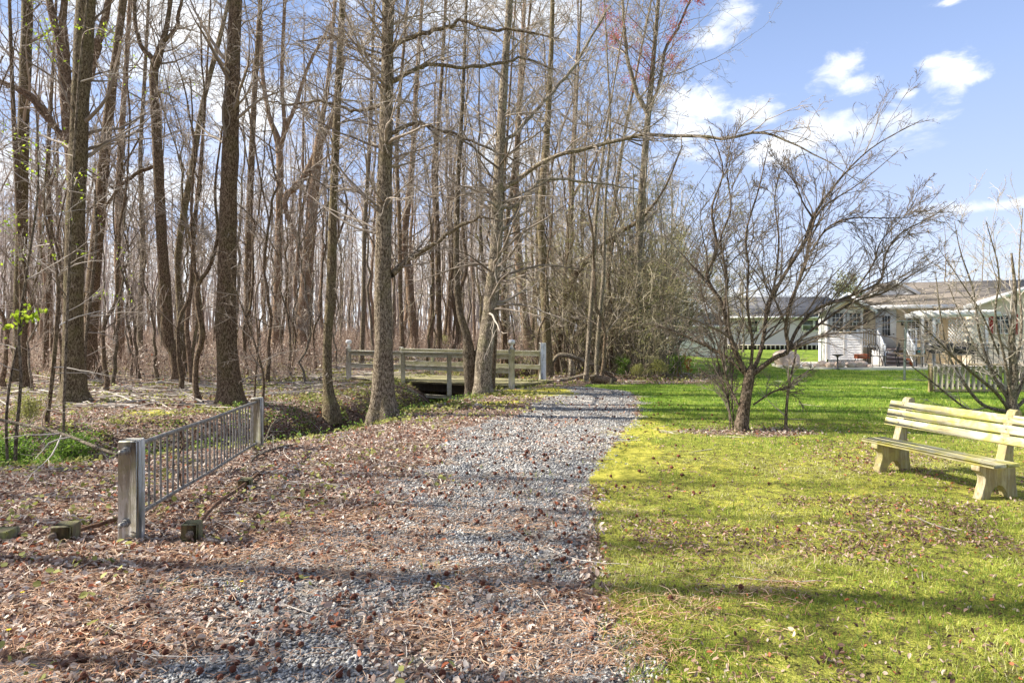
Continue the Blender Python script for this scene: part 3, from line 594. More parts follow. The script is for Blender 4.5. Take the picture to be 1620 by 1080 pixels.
# ------------------------------------------------------------------ bridge (oblique, over the ditch)
def frame2(o, u):                # local frame: origin, horizontal direction -> matrix
    u = np.array([u[0], u[1], 0.0]); u /= np.linalg.norm(u); n = np.array([-u[1], u[0], 0]); return np.array(o, float), u, n
BO, BU, BN = frame2((0.0, 17.75, 0), (-0.854, 0.52)); BN = -BN           # BN points away from the camera
assert BN[1] > 0
def bp(u, n, z): return BO + BU * u + BN * n + np.array([0, 0, z])
brz = math.atan2(BU[1], BU[0])
br = thing('footbridge', 'weathered wooden footbridge with white rails crossing the ditch', 'bridge', BO)
def part(geo, name, m, parent, org=BO, **k):
    o = geo.build(name, m, parent, **k)
    o.data.transform(__import__('mathutils').Matrix.Translation(tuple(-np.array(org, float)))); return o
LEN, WID = 6.3, 2.55
gd = Geo()
for k in range(44):              # planks across the deck
    u = 0.07 + k * 0.145
    gd.box(bp(u, WID / 2, 0.06 + rng.uniform(-.004, .004)), (0.137, WID + rng.uniform(-.05, .05), 0.045), brz, bevel=0.004)
part(gd, 'deck', M['deck'], br)
for nn in (0.0, WID):
    gb = Geo(); gb.box(bp(LEN / 2, nn + (0.03 if nn == 0 else -0.03), -0.09), (LEN, 0.07, 0.22), brz, bevel=0.005); part(gb, 'beam', M['beam_dark'], br)
gb = Geo(); gb.box(bp(2.6, 0.1, -0.36), (2.2, 0.12, 0.10), brz, bevel=0.005); part(gb, 'sill_beam', M['rail_paint'], br)
for uu in (1.25, 4.75):
    gb = Geo(); gb.box(bp(uu, WID / 2, -0.55), (0.12, WID, 0.8), brz, bevel=0.01); part(gb, 'abutment', M['beam_dark'], br)
def rail(uu0, uu1, nn, z, h, th, name='rail'):
    g_ = Geo(); a, b = bp(uu0, nn, z), bp(uu1, nn, z); g_.box((a + b) / 2, (abs(uu1 - uu0), th, h), brz, bevel=0.006); return part(g_, name, M['rail_paint'], br)
rail(-0.02, LEN, -0.03, 0.975, 0.04, 0.17, 'cap_rail'); rail(0, LEN, 0.02, 0.89, 0.115, 0.04)
rail(0, LEN, 0.02, 0.50, 0.13, 0.04)
rail(0.5, LEN, WID + 0.03, 0.975, 0.04, 0.17, 'cap_rail'); rail(0.5, LEN, WID - 0.02, 0.89, 0.13, 0.04); rail(0.5, LEN, WID - 0.02, 0.48, 0.14, 0.04)
for u, n, z0, z1, wv in ((2.15, -0.06, -0.28, 0.945, 0.10), (3.95, -0.06, -0.28, 0.945, 0.10), (2.9, WID + 0.05, 0, 0.945, 0.10), (4.9, WID + 0.05, 0, 0.945, 0.10)):
    g_ = Geo(); g_.box(bp(u, n, (z0 + z1) / 2), (wv, wv, z1 - z0), brz, bevel=0.006); part(g_, 'post', M['rail_paint'], br)
def big_post(u, n, z1, wv, lamp, m='post_paint', rz=None):
    p = bp(u, n, 0); g_ = Geo(); g_.box(p + [0, 0, (z1 - 0.35) / 2], (wv, wv, z1 + 0.35), brz if rz is None else rz, bevel=0.012)
    if lamp: g_.box(p + [0, 0, z1 + 0.02], (wv * .72, wv * .72, 0.04), brz, bevel=0.012)
    o = part(g_, 'end_post', M[m], br)
    if lamp:
        base = p + [0, 0, z1 + 0.04]; g_ = Geo()
        g_.tube(np.array([[0, 0, 0], [0, 0, .10]]) + base, 0.035, 12)
        for (r0, z_) in ((0, 0),):
            pr = np.array([(0.03, .08), (0.085, .10), (0.098, .13), (0.10, .17), (0.085, .20), (0.06, .215), (0.0, .22)])
            P = np.stack([0 * pr[:, 0], 0 * pr[:, 0], pr[:, 1]], -1) + base; g_.tube(P, pr[:, 0], 16)
        l_ = part(g_, 'lamp', M['white'], br, smooth=True); l_.parent = o
big_post(0, -0.02, 1.13, 0.135, True); big_post(LEN + 0.05, -0.02, 1.08, 0.13, True); big_post(0.47, WID + 0.10, 1.25, 0.19, False, 'post_paint', 0.25); big_post(LEN + 0.05, WID + .05, 1.05, 0.13, False)

# ------------------------------------------------------------------ baluster fence between two white posts
F0, F1 = np.array([-2.93, 4.87, 0]), np.array([-3.53, 8.75, 0]); fu = (F1 - F0) / np.linalg.norm(F1 - F0); frz = math.atan2(fu[1], fu[0])
fe = thing('metal_railing', 'low grey metal baluster railing between two weathered white wooden posts', 'railing', F0)
def fpart(geo, name, m, **k): return part(geo, name, m, fe, F0, **k)
g_ = Geo(); g_.box(F0 + [0, 0, 0.30], (0.145, 0.145, 0.95), frz, bevel=0.012); post0 = fpart(g_, 'post', M['post_grey'])
g_ = Geo(); g_.box(F1 + [0, 0, 0.245], (0.145, 0.145, 0.90), frz, bevel=0.012); fpart(g_, 'post', M['post_grey'])
FL = np.linalg.norm(F1 - F0)
rail_z = lambda t: (0.715 - 0.085 * t, 0.165 - 0.10 * t)
for which, rr in ((0, 0.019), (1, 0.017)):
    ts = np.linspace(0.018, 0.985, 24); P = F0 + fu * (ts * FL)[:, None]; P[:, 2] = [rail_z(t)[which] + 0.004 * sin(9 * t) for t in ts]
    g_ = Geo(); g_.tube(P, rr, 12); fpart(g_, 'top_rail' if which == 0 else 'bottom_rail', M['galv'], smooth=True)
bt = np.concatenate([np.arange(0.045, 0.60, 0.0335), np.arange(0.61, 0.97, 0.030)])
for i_, t in enumerate(bt):
    t = t + rng.uniform(-.004, .004); p = F0 + fu * t * FL; a, b = rail_z(t); tl = rng.normal(0, 0.006, 2)
    g_ = Geo(); g_.tube([p + [0, 0, b], p + [tl[0] * .5, tl[1] * .5, (a + b) / 2], p + [tl[0], tl[1], a]], 0.0095, 8); fpart(g_, 'baluster', M['galv'], smooth=True)
t = 0.27; p = F0 + fu * t * FL
g_ = Geo(); g_.tube(spline([p + [0, -.02, .70], p + [-.01, 0, .66], p + [.0, .03, .55], p + [-.02, -.02, .42], p + [-.01, -.0, .2], p + [-.01, .03, .12]], 14), np.linspace(0.014, 0.005, 14), 7); fpart(g_, 'dead_vine', M['bark_red'])
def pipe_end(p, d, r=0.019, ln=0.085, flange=0.036):
    q = Geo(); d = np.array(d, float); d /= np.linalg.norm(d)
    q.tube([p, p + d * 0.012], flange * 0.98, 6, caps=True); q.tube([p + d * 0.012, p + d * 0.034], flange * .78, 6, caps=True); q.tube([p + d * .03, p + d * ln, p + d * (ln + .001), p + d * (ln - .03)], [r, r, r * .72, r * .7], 14)
    q.mi = 1; q.tube([p + d * (ln - .029), p + d * (ln - .03)], [r * .71, 0.001], 14); q.mi = 0
    return q
pe = np.array([-0.2, -1, 0.0])
for zz in (0.70, 0.155):
    q = pipe_end(F0 - fu * 0.0725 + [-0.008, 0, zz], -fu + [-.10, 0, 0]); o = fpart(q, 'pipe_end', [M['galv'], M['hole']])

# old wooden stubs with rusty pipes in the leaves
def stub(name_l, p, size, h, rz, ends, label, pipe=None):
    z = Hs(p[0], p[1]); t_ = thing('wooden_stub', label, 'wooden stub', (p[0], p[1], z)); g_ = Geo(); g_.box((0, 0, h / 2 - 0.04), (size, size, h + .08), rz, bevel=0.012); g_.build('block', M['block'], t_)
    for e in ends:
        pipe_end(np.array([e[0], e[1], e[2]]), e[3], 0.015, 0.045, 0.03).build('pipe_end', [M['bolt'], M['hole']], t_)
    if pipe is not None:
        P = np.array(pipe, float) - np.array([p[0], p[1], z]); g_ = Geo(); g_.tube(spline(P, 16), 0.016, 10); g_.build('pipe', M['rust'], t_, smooth=True)
stub('a', (-2.46, 4.86), 0.125, 0.145, frz, [(0.02, -0.066, 0.07, (0.05, -1, 0))], 'mossy square wooden stub with a bolt, right of the near white post', [(-2.46, 4.92, .09), (-2.58, 5.5, .10), (-2.66, 6.0, .07), (-2.71, 6.42, .06)])
stub('b', (-2.74, 6.50), 0.125, 0.10, frz, [], 'small mossy wooden stub at the far end of the rusty pipe', [(-2.74, 6.55, .03), (-2.80, 6.9, .03), (-2.83, 7.2, .02)])
stub('c', (-3.43, 4.86), 0.15, 0.13, frz, [(-0.03, -0.077, 0.06, (-0.45, -1, 0))], 'low mossy wooden stub with a pipe end, left of the near white post', [(-3.40, 4.93, .05), (-3.3, 5.2, .05), (-3.22, 5.55, .06), (-3.18, 5.9, .08)])
t_ = thing('wooden_plank', 'mossy flat piece of timber half sunk in leaves at the left edge', 'plank', (-4.02, 4.9, Hs(-4.02, 4.9))); g_ = Geo(); g_.box((0, 0, 0.03), (0.30, 0.16, 0.10), 0.1, bevel=0.012); g_.build('board', M['block'], t_)

# ------------------------------------------------------------------ park bench
bu = np.array([0.25, -0.968, 0]); bv = np.array([0.968, 0.25, 0]); B0 = np.array([4.08, 7.38, 0.0]); B0[2] = Hs(4.3, 6.7)
MB_ = np.stack([bv, bu, [0, 0, 1]], 1)          # local (v, u, z) -> world
bn = thing('park_bench', 'weathered cream wooden bench with three back slats standing on the mossy lawn', 'bench', B0, math.atan2(bv[1], bv[0]))
# inside the bench: x = towards the back, -y = towards the near end
prof = [(0.015, 0), (0.135, 0), (0.15, 0.055), (0.185, 0.10), (0.235, 0.125), (0.285, 0.115), (0.325, 0.08), (0.345, 0.03), (0.35, 0), (0.475, 0), (0.47, 0.07), (0.455, 0.15), (0.45, 0.24), (0.452, 0.325),
        (0.425, 0.36), (0.425, 0.46), (0.455, 0.60), (0.50, 0.72), (0.535, 0.77), (0.535, 0.805), (0.515, 0.835), (0.48, 0.842), (0.45, 0.825), (0.43, 0.79), (0.385, 0.66), (0.345, 0.52), (0.322, 0.43), (0.305, 0.375), (0.29, 0.325),
        (0.015, 0.325), (0.0, 0.318), (0.0, 0.275), (0.022, 0.262), (0.06, 0.235), (0.078, 0.195), (0.072, 0.15), (0.045, 0.08), (0.03, 0.03)]
def slab(prof2, y0, y1, m, name, parent):
    pts = np.array(prof2); n = len(pts); g_ = Geo(); a = np.stack([pts[:, 0], np.full(n, y0), pts[:, 1]], -1); b = a.copy(); b[:, 1] = y1
    V = np.vstack([a, b]); F = [(i, (i + 1) % n, n + (i + 1) % n, n + i) for i in range(n)]; g_.add(V, F); g_.P.append((np.arange(n)[::-1], 0)); g_.P.append((np.arange(n) + n, 0))
    o = g_.build(name, m, parent)
    bv_ = o.modifiers.new('b', 'BEVEL'); bv_.width = 0.005; bv_.segments = 2; bv_.limit_method = 'ANGLE'; bv_.angle_limit = radians(40)
    return o
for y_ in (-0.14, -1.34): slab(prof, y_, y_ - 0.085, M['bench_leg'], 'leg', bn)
for (x_, ww) in ((0.075, 0.155), (0.237, 0.145)):
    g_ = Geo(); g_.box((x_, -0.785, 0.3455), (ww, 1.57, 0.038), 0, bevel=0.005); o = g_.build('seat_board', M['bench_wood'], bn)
    for yb in (-0.18, -1.385):
        q = Geo(); q.tube([(x_ + .01, yb, 0.3646), (x_ + .01, yb, 0.3668)], 0.008, 8, caps=True); q.build('bolt', M['bolt'], o)
dirb = np.array([0.10, 0, 0.27]); dirb /= np.linalg.norm(dirb); nb = np.array([-dirb[2], 0, dirb[0]])
for k in range(3):
    c = np.array([0.372, -0.785, 0.545]) + dirb * (k * 0.104) + nb * 0.014
    Mx = np.stack([nb, [0, 1, 0], dirb], 1)
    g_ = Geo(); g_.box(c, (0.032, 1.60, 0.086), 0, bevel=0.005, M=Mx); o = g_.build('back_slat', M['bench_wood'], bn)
    for yb in (-0.18, -1.385):
        p = c + nb * 0.0165; p = np.array([p[0], yb, p[2]]); q = Geo(); q.tube([p, p + nb * 0.003], 0.0085, 8, caps=True); q.build('bolt', M['bolt'], o)

# ------------------------------------------------------------------ buildings
def laps(g_, p0, p1, z0, z1, step=0.11):        # horizontal lap siding on a wall from p0 to p1 (outside on the right hand of p0->p1 reversed)
    p0 = np.array([*p0, 0.0]); p1 = np.array([*p1, 0.0]); d = p1 - p0; d /= np.linalg.norm(d); n = np.array([d[1], -d[0], 0])
    z = z0
    while z < z1 - 1e-6:
        t = min(z + step, z1); a, b = p0 + n * 0.03, p1 + n * 0.03
        g_.add([a + [0, 0, z], b + [0, 0, z], p1 + [0, 0, t], p0 + [0, 0, t]], [[0, 1, 2, 3]]); g_.add([p0 + [0, 0, z], p1 + [0, 0, z], b + [0, 0, z], a + [0, 0, z]], [[0, 1, 2, 3]]); z = t
def gable_wall(g_, x0, x1, y, z0, zt, apex, step=0.11):
    z = z0
    while z < apex - 1e-6:
        t = min(z + step, apex)
        def xr(zz):
            f = 0 if zz <= zt else (zz - zt) / (apex - zt); c = (x0 + x1) / 2; return x0 + (c - x0) * f, x1 + (c - x1) * f
        a0, a1 = xr(z); b0, b1 = xr(t)
        g_.add([(a0, y - .018, z), (a1, y - .018, z), (b1, y, t), (b0, y, t)], [[0, 1, 2, 3]]); z = t
def window(parent, x0, x1, z0, z1, y, cols=1, rows=2, fw=0.06, frame_m='white', curtain=False, name='window'):
    g_ = Geo(); fr = fw
    for (a, b, c, d) in ((x0 - fr, x1 + fr, z1, z1 + fr), (x0 - fr, x1 + fr, z0 - fr, z0), (x0 - fr, x0, z0, z1), (x1, x1 + fr, z0, z1)):
        g_.box(((a + b) / 2, y, (c + d) / 2), (b - a, 0.09, d - c))
    m_ = 0.025
    for i in range(1, cols): xx = x0 + (x1 - x0) * i / cols; g_.box((xx, y + .01, (z0 + z1) / 2), (m_, 0.05, z1 - z0))
    for i in range(1, rows): zz = z0 + (z1 - z0) * i / rows; g_.box(((x0 + x1) / 2, y + .012, zz), (x1 - x0, 0.045, m_ * (1.6 if rows == 2 else 1)))
    o = g_.build(name, M[frame_m], parent)
    g_ = Geo(); g_.box(((x0 + x1) / 2, y + 0.03, (z0 + z1) / 2), (x1 - x0, 0.02, z1 - z0)); g_.build('pane', M['glass'], o)
    if curtain:
        g_ = Geo(); g_.box((x0 + (x1 - x0) * .16, y + 0.012, (z0 + z1) / 2), ((x1 - x0) * .2, 0.012, (z1 - z0) * .98)); g_.build('curtain', M['curtain'], o)
    return o
hs = thing('tan_house', 'tan sided bungalow with brown shingle roof, white sunroom and white back steps', 'house', (0, 0, 0))
def hp(g_, name, m, parent=None, **k): return g_.build(name, M[m], parent or hs, **k)
WX0, WX1, WY, EV = 16.9, 29.0, 32.0, 2.82
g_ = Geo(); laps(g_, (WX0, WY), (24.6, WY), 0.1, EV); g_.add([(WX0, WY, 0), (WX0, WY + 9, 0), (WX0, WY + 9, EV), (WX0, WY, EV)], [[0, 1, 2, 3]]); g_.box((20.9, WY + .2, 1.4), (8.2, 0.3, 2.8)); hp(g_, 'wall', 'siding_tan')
# right wing stands a little forward, cream in the sun
RY = 30.4
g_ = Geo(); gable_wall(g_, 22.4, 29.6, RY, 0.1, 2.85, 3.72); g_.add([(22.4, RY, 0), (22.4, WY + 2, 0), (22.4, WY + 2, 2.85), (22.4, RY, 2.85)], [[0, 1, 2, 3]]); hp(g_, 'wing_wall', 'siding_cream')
# main roof
def roofplane(g_, a, b, c, d, th=0.10):
    a, b, c, d = [np.array(q, float) for q in (a, b, c, d)]; dn = np.array([0, 0, -th]); g_.add([a, b, c, d, a + dn, b + dn, c + dn, d + dn], [[0, 1, 2, 3], [7, 6, 5, 4], [0, 4, 5, 1], [1, 5, 6, 2], [2, 6, 7, 3], [3, 7, 4, 0]])
g_ = Geo(); roofplane(g_, (17.0, WY - .45, 2.86), (30, WY - .45, 2.86), (30, 37.5, 4.35), (19.2, 37.5, 4.35)); roofplane(g_, (30, 43.5, 2.9), (17.0, 43.5, 2.9), (19.2, 37.5, 4.35), (30, 37.5, 4.35)); roofplane(g_, (17.0, 43.5, 2.9), (17.0, WY - .45, 2.86), (19.2, 37.5, 4.35), (19.2, 37.5, 4.35)); hp(g_, 'roof', 'roof_brown')
g_ = Geo(); roofplane(g_, (21.9, RY - .35, 2.72), (26.0, RY - .35, 3.85), (26.0, 36.0, 3.85), (21.9, 36.0, 2.72)); roofplane(g_, (26.0, RY - .35, 3.85), (30.1, RY - .35, 2.72), (30.1, 36.0, 2.72), (26.0, 36.0, 3.85)); hp(g_, 'wing_roof', 'roof_brown')
def bar(g_, a, b, w_, h_):       # a board between two points
    a, b = np.array(a, float), np.array(b, float); d = b - a; L = np.linalg.norm(d); d /= L; s = np.cross([0, 0, 1], d); s = s / (np.linalg.norm(s) or 1) if np.linalg.norm(s) > 1e-6 else np.array([1, 0, 0]); t = np.cross(d, s)
    V = [a + s * w_ * i + t * h_ * j for i, j in ((-.5, -.5), (.5, -.5), (.5, .5), (-.5, .5))] + [b + s * w_ * i + t * h_ * j for i, j in ((-.5, -.5), (.5, -.5), (.5, .5), (-.5, .5))]
    g_.add(V, [[0, 1, 2, 3], [7, 6, 5, 4], [0, 4, 5, 1], [1, 5, 6, 2], [2, 6, 7, 3], [3, 7, 4, 0]])
g_ = Geo(); bar(g_, (17.3, WY - .5, 2.80), (22.0, WY - .5, 2.80), 0.10, 0.17); bar(g_, (21.9, RY - .40, 2.66), (26.0, RY - .40, 3.79), 0.06, 0.2); bar(g_, (26.0, RY - .40, 3.79), (30, RY - .40, 2.7), 0.06, 0.2); hp(g_, 'fascia', 'white')
# cross gable on the main roof, left of the ridge
g_ = Geo(); roofplane(g_, (18.0, 34.1, 3.55), (19.4, 34.1, 4.25), (19.4, 37.4, 4.25), (18.0, 36.4, 3.55), .06); roofplane(g_, (19.4, 34.1, 4.25), (20.8, 34.1, 3.55), (20.8, 36.4, 3.55), (19.4, 37.4, 4.25), .06); dr = hp(g_, 'dormer', 'roof_brown')
g_ = Geo(); bar(g_, (18.0, 34.05, 3.51), (19.4, 34.05, 4.21), .05, .15); bar(g_, (19.4, 34.05, 4.21), (20.8, 34.05, 3.51), .05, .15); hp(g_, 'fascia', 'white', dr)
g_ = Geo(); g_.add([(18.2, 34.2, 3.49), (20.6, 34.2, 3.49), (19.4, 34.2, 4.16)], [[0, 1, 2]]); hp(g_, 'gable_wall', 'siding_white', dr)
# sunroom
SX0, SX1, SY = 14.92, 16.86, 30.0
sr = None
g_ = Geo(); laps(g_, (SX0, SY), (SX1, SY), 0.30, 1.52, .12); laps(g_, (SX1, SY), (SX1, WY + .3), .3, 2.8, .12); g_.add([(SX0, WY + 3, 0), (SX0, SY, 0), (SX0, SY, 2.66), (SX0, WY + 3, 2.66)], [[0, 1, 2, 3]]); g_.box(((SX0 + SX1) / 2, SY + .06, 2.60), (SX1 - SX0, .08, .14)); g_.box(((SX0 + SX1) / 2, SY + .06, 1.55), (SX1 - SX0, .12, .07))
for xx in (SX0 + .04, SX1 - .04, (SX0 + SX1) / 2): g_.box((xx, SY + .02, 1.6), (0.12 if xx != (SX0 + SX1) / 2 else .10, 0.13, 2.6 if xx != (SX0 + SX1) / 2 else 2.2))
sr = hp(g_, 'sunroom', 'siding_white')
for (a, b) in ((SX0 + .10, (SX0 + SX1) / 2 - .05), ((SX0 + SX1) / 2 + .05, SX1 - .10)):
    window(sr, a + .02, b - .02, 1.64, 2.48, SY + .03, 4, 4, .035, curtain=True)
def lattice(x0, x1, z0, z1, y, step=.13, w_=.022):
    g_ = Geo(); q = x0 - (z1 - z0)
    while q < x1:
        for sgn in (1, -1):
            a = [q, z0] if sgn > 0 else [q, z1]; b = [q + (z1 - z0), z1 if sgn > 0 else z0]
            if a[0] < x0: f = (x0 - a[0]) / (b[0] - a[0]); a = [x0, a[1] + (b[1] - a[1]) * f]
            if b[0] > x1: f = (x1 - a[0]) / (b[0] - a[0]); b = [x1, a[1] + (b[1] - a[1]) * f]
            if b[0] - a[0] > .02: bar(g_, (a[0], y + .012 * sgn, a[1]), (b[0], y + .012 * sgn, b[1]), .012, w_)
        q += step
    return g_
hp(lattice(SX0 + .1, SX1 - .1, 0.0, .30, SY + .03, .09, .025), 'lattice', 'white', sr)
g_ = Geo(); g_.box(((SX0 + SX1) / 2, SY + .16, .16), (SX1 - SX0 - .1, .05, .34)); hp(g_, 'skirting', 'hole', sr)
SC_ = (SX0 + SX1) / 2 + .13
g_ = Geo(); roofplane(g_, (SC_ - 1.45, SY - .5, 2.58), (SC_, SY - .5, 3.40), (SC_, WY + 2.4, 3.40), (SC_ - 1.45, WY + 2.4, 2.58), .07); roofplane(g_, (SC_, SY - .5, 3.40), (SC_ + 1.45, SY - .5, 2.58), (SC_ + 1.45, WY + 1, 2.58), (SC_, WY + 2.4, 3.40), .07); hp(g_, 'roof', 'roof_brown', sr)
g_ = Geo(); bar(g_, (SC_ - 1.5, SY - .55, 2.50), (SC_, SY - .55, 3.36), .06, .15); bar(g_, (SC_, SY - .55, 3.36), (SC_ + 1.5, SY - .55, 2.50), .06, .15); bar(g_, (SC_ - .9, SY - .02, 2.62), (SC_, SY - .02, 3.10), .06, .13); bar(g_, (SC_, SY - .02, 3.10), (SC_ + .9, SY - .02, 2.62), .06, .13); hp(g_, 'fascia', 'white', sr)
g_ = Geo(); g_.add([(SC_ - 1.2, SY + .02, 2.66), (SC_ + 1.2, SY + .02, 2.66), (SC_, SY + .02, 3.3)], [[0, 1, 2]]); hp(g_, 'gable_wall', 'siding_tan', sr)
# back door, steps and railings
g_ = Geo(); g_.box((18.45, WY - .03, 1.78), (1.12, .10, 1.86)); d_ = hp(g_, 'door', 'white'); window(d_, 18.24, 18.66, 1.42, 2.38, WY - .10, 3, 3, .04)
g_ = Geo(); g_.tube([(18.86, WY - .09, 1.5), (18.86, WY - .14, 1.5)], .03, 8, caps=True); hp(g_, 'handle', 'bolt', d_)
g_ = Geo(); g_.box((19.35, WY - .05, 2.02), (.12, .1, .2)); g_.box((19.35, WY - .08, 2.14), (.2, .16, .04)); hp(g_, 'wall_lamp', 'black_metal')
g_ = Geo(); g_.box((18.75, 31.0, .80), (2.3, 1.9, .07)); lan = hp(g_, 'landing', 'step_stone')
g_ = Geo(); g_.box((17.9, 30.02, .40), (1.1, .05, .72)); hp(g_, 'skirt', 'siding_white', lan)
HPIV, HTH, HSX = np.array([14.92, 30.0, 0]), radians(-22), .78
def house_xf(o):                 # the house stands turned, its right end nearer
    o.rotation_euler = (0, 0, HTH); o.scale = (HSX, 1, 1); l = np.array(o.location); S = np.array([HSX, 1, 1]); q = HPIV + rot(0, 0, HTH) @ (S * (l - HPIV)); o.location = tuple(q)
house_xf(hs)
st = thing('back_steps', 'grey steps with white railings leading up to the back door of the tan house', 'steps', (18.35, 29.5, 0)); house_xf(st)
for k in range(4):
    g_ = Geo(); g_.box((.05, .36 - k * .28 , .60 - k * .16), (1.35, .34, .10), bevel=.01); g_.box((.05, .42 - k * .28, .51 - k * .16), (1.3, .05, .10)); g_.build('step', M['step_stone'], st)
def railing(p0, p1, z0a, z0b, h, n):
    g_ = Geo(); p0, p1 = np.array([*p0, 0.]), np.array([*p1, 0.])
    bar(g_, p0 + [0, 0, z0a + h], p1 + [0, 0, z0b + h], .08, .07); bar(g_, p0 + [0, 0, z0a + .10], p1 + [0, 0, z0b + .10], .05, .05)
    for i in range(1, n): q = p0 + (p1 - p0) * i / n; zz = z0a + (z0b - z0a) * i / n; g_.box(q + [0, 0, zz + h / 2 + .05], (.035, .035, h - .1))
    r_ = g_.build('railing', M['white'], st)
    for q, zz in ((p0, z0a), (p1, z0b)):
        k = Geo(); k.box(q + [0, 0, zz + h / 2], (.11, .11, h + .1), bevel=.01); k.box(q + [0, 0, zz + h + .07], (.14, .14, .03), bevel=.008); k.build('railing_post', M['white'], r_)
railing((-1.75, .55), (-.72, .55), .83, .83, .86, 8); railing((-.72, .50), (-.58, -.75), .80, .10, .88, 9); railing((.72, .50), (.86, -.75), .80, .10, .88, 9); railing((.72, .55), (1.25, .55), .83, .83, .86, 4)
# windows in the shaded wall, letters of light come through a pergola
window(hs, 19.6, 20.25, 1.25, 2.25, WY - .04, 3, 2, .05); window(hs, 20.45, 21.2, 1.25, 2.2, WY - .04, 3, 2, .05)
rw = window(hs, 23.55, 24.15, 1.55, 2.32, RY - .06, 3, 4, .05)
for xx in (23.28, 24.42):
    g_ = Geo(); g_.box((xx, RY - .05, 1.93), (.26, .05, .9), bevel=.008)
    for k in range(9): g_.box((xx, RY - .085, 1.57 + k * .09), (.18, .02, .05))
    g_.build('shutter', M['red_paint'], hs)
# pergola with a lattice screen
pg = thing('pergola', 'white pergola with a lattice screen against the back of the tan house', 'pergola', (20.6, 29.2, 0)); house_xf(pg)
for (xx, yy) in ((.2, 0), (2.6, 0), (.2, 2.2), (2.6, 2.2), (-.55, 0)):
    if xx == -.55: continue
    g_ = Geo(); g_.box((xx * .8 - .5 if xx == .2 else xx - .5, yy, 1.15), (.16, .16, 2.3), bevel=.01); g_.build('post', M['white_pergola'], pg)
for yy in (-.12, 2.2):
    g_ = Geo(); g_.box((.75, yy, 2.36), (4.0, .06, .2)); g_.build('beam', M['white_pergola'], pg)
for k in range(9):
    g_ = Geo(); g_.box((-.9 + k * .42, 1.05, 2.50), (.045, 2.6, .10)); g_.build('rafter', M['white_pergola'], pg)
lattice(.35, 2.05, .75, 2.15, .04, .15, .03).build('lattice', M['white_pergola'], pg)
g_ = Geo()
for (cx_, ang) in ((-.35, 1), (.1, -1), (1.9, -1)): bar(g_, (cx_, -.02, 1.85), (cx_ + .4 * ang, -.02, 2.27), .05, .07)
g_.build('brace', M['white_pergola'], pg)
# neighbour's house, far left of the tan house
nh = thing('grey_house', 'pale grey neighbouring house with a grey roof seen behind the small tree', 'house', (0, 0, 0))
NY = 57.0
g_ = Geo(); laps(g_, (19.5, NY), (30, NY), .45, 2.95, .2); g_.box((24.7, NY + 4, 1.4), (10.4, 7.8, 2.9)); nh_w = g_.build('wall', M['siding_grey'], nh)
g_ = Geo(); roofplane(g_, (18.9, NY - .5, 2.95), (31, NY - .5, 2.95), (31, NY + 5, 5.05), (18.9, NY + 5, 5.05)); g_.build('roof', M['roof_grey'], nh)
g_ = Geo(); bar(g_, (18.9, NY - .55, 2.90), (31, NY - .55, 2.90), .08, .18); g_.build('fascia', M['white'], nh)
window(nh, 26.2, 27.1, 1.75, 2.65, NY - .06, 1, 2, .1); window(nh, 27.3, 28.1, 1.75, 2.65, NY - .06, 1, 2, .1); window(nh, 21.2, 22.1, 1.6, 2.6, NY - .06, 1, 2, .1)
g_ = Geo(); g_.box((24.7, NY - .02, .22), (10.4, .1, .44))
g_.build('skirting', M['hole'], nh)
g_ = Geo()
for k in range(26): g_.box((19.6 + k * .41, NY - .09, .22), (.10, .06, .44))
g_.box((24.7, NY - .09, .43), (10.5, .07, .06)); g_.build('vent_slats', M['siding_cream'], nh)
sh = thing('garden_shed', 'white sided garden shed with a low roof at the edge of the thicket', 'shed', (0, 0, 0))
g_ = Geo(); laps(g_, (9.15, 37), (12.3, 37), .12, 1.95, .13); g_.box((10.72, 38.6, 1.0), (3.1, 3.0, 1.9)); g_.build('wall', M['siding_white'], sh)
g_ = Geo(); roofplane(g_, (8.95, 36.75, 1.98), (12.5, 36.75, 1.98), (12.5, 38.6, 2.75), (8.95, 38.6, 2.75), .07); roofplane(g_, (8.95, 38.6, 2.75), (12.5, 38.6, 2.75), (12.5, 40.4, 1.98), (8.95, 40.4, 1.98), .07); g_.build('roof', M['roof_grey'], sh)
g_ = Geo(); bar(g_, (8.95, 36.72, 1.93), (12.5, 36.72, 1.93), .05, .13); g_.box((9.18, 36.95, 1.0), (.12, .12, 1.9)); g_.box((12.27, 36.95, 1.0), (.12, .12, 1.9)); g_.build('trim', M['white'], sh)
g_ = Geo(); g_.box((9.5, 36.95, .95), (.42, .06, 1.7)); g_.build('door', M['white'], sh)

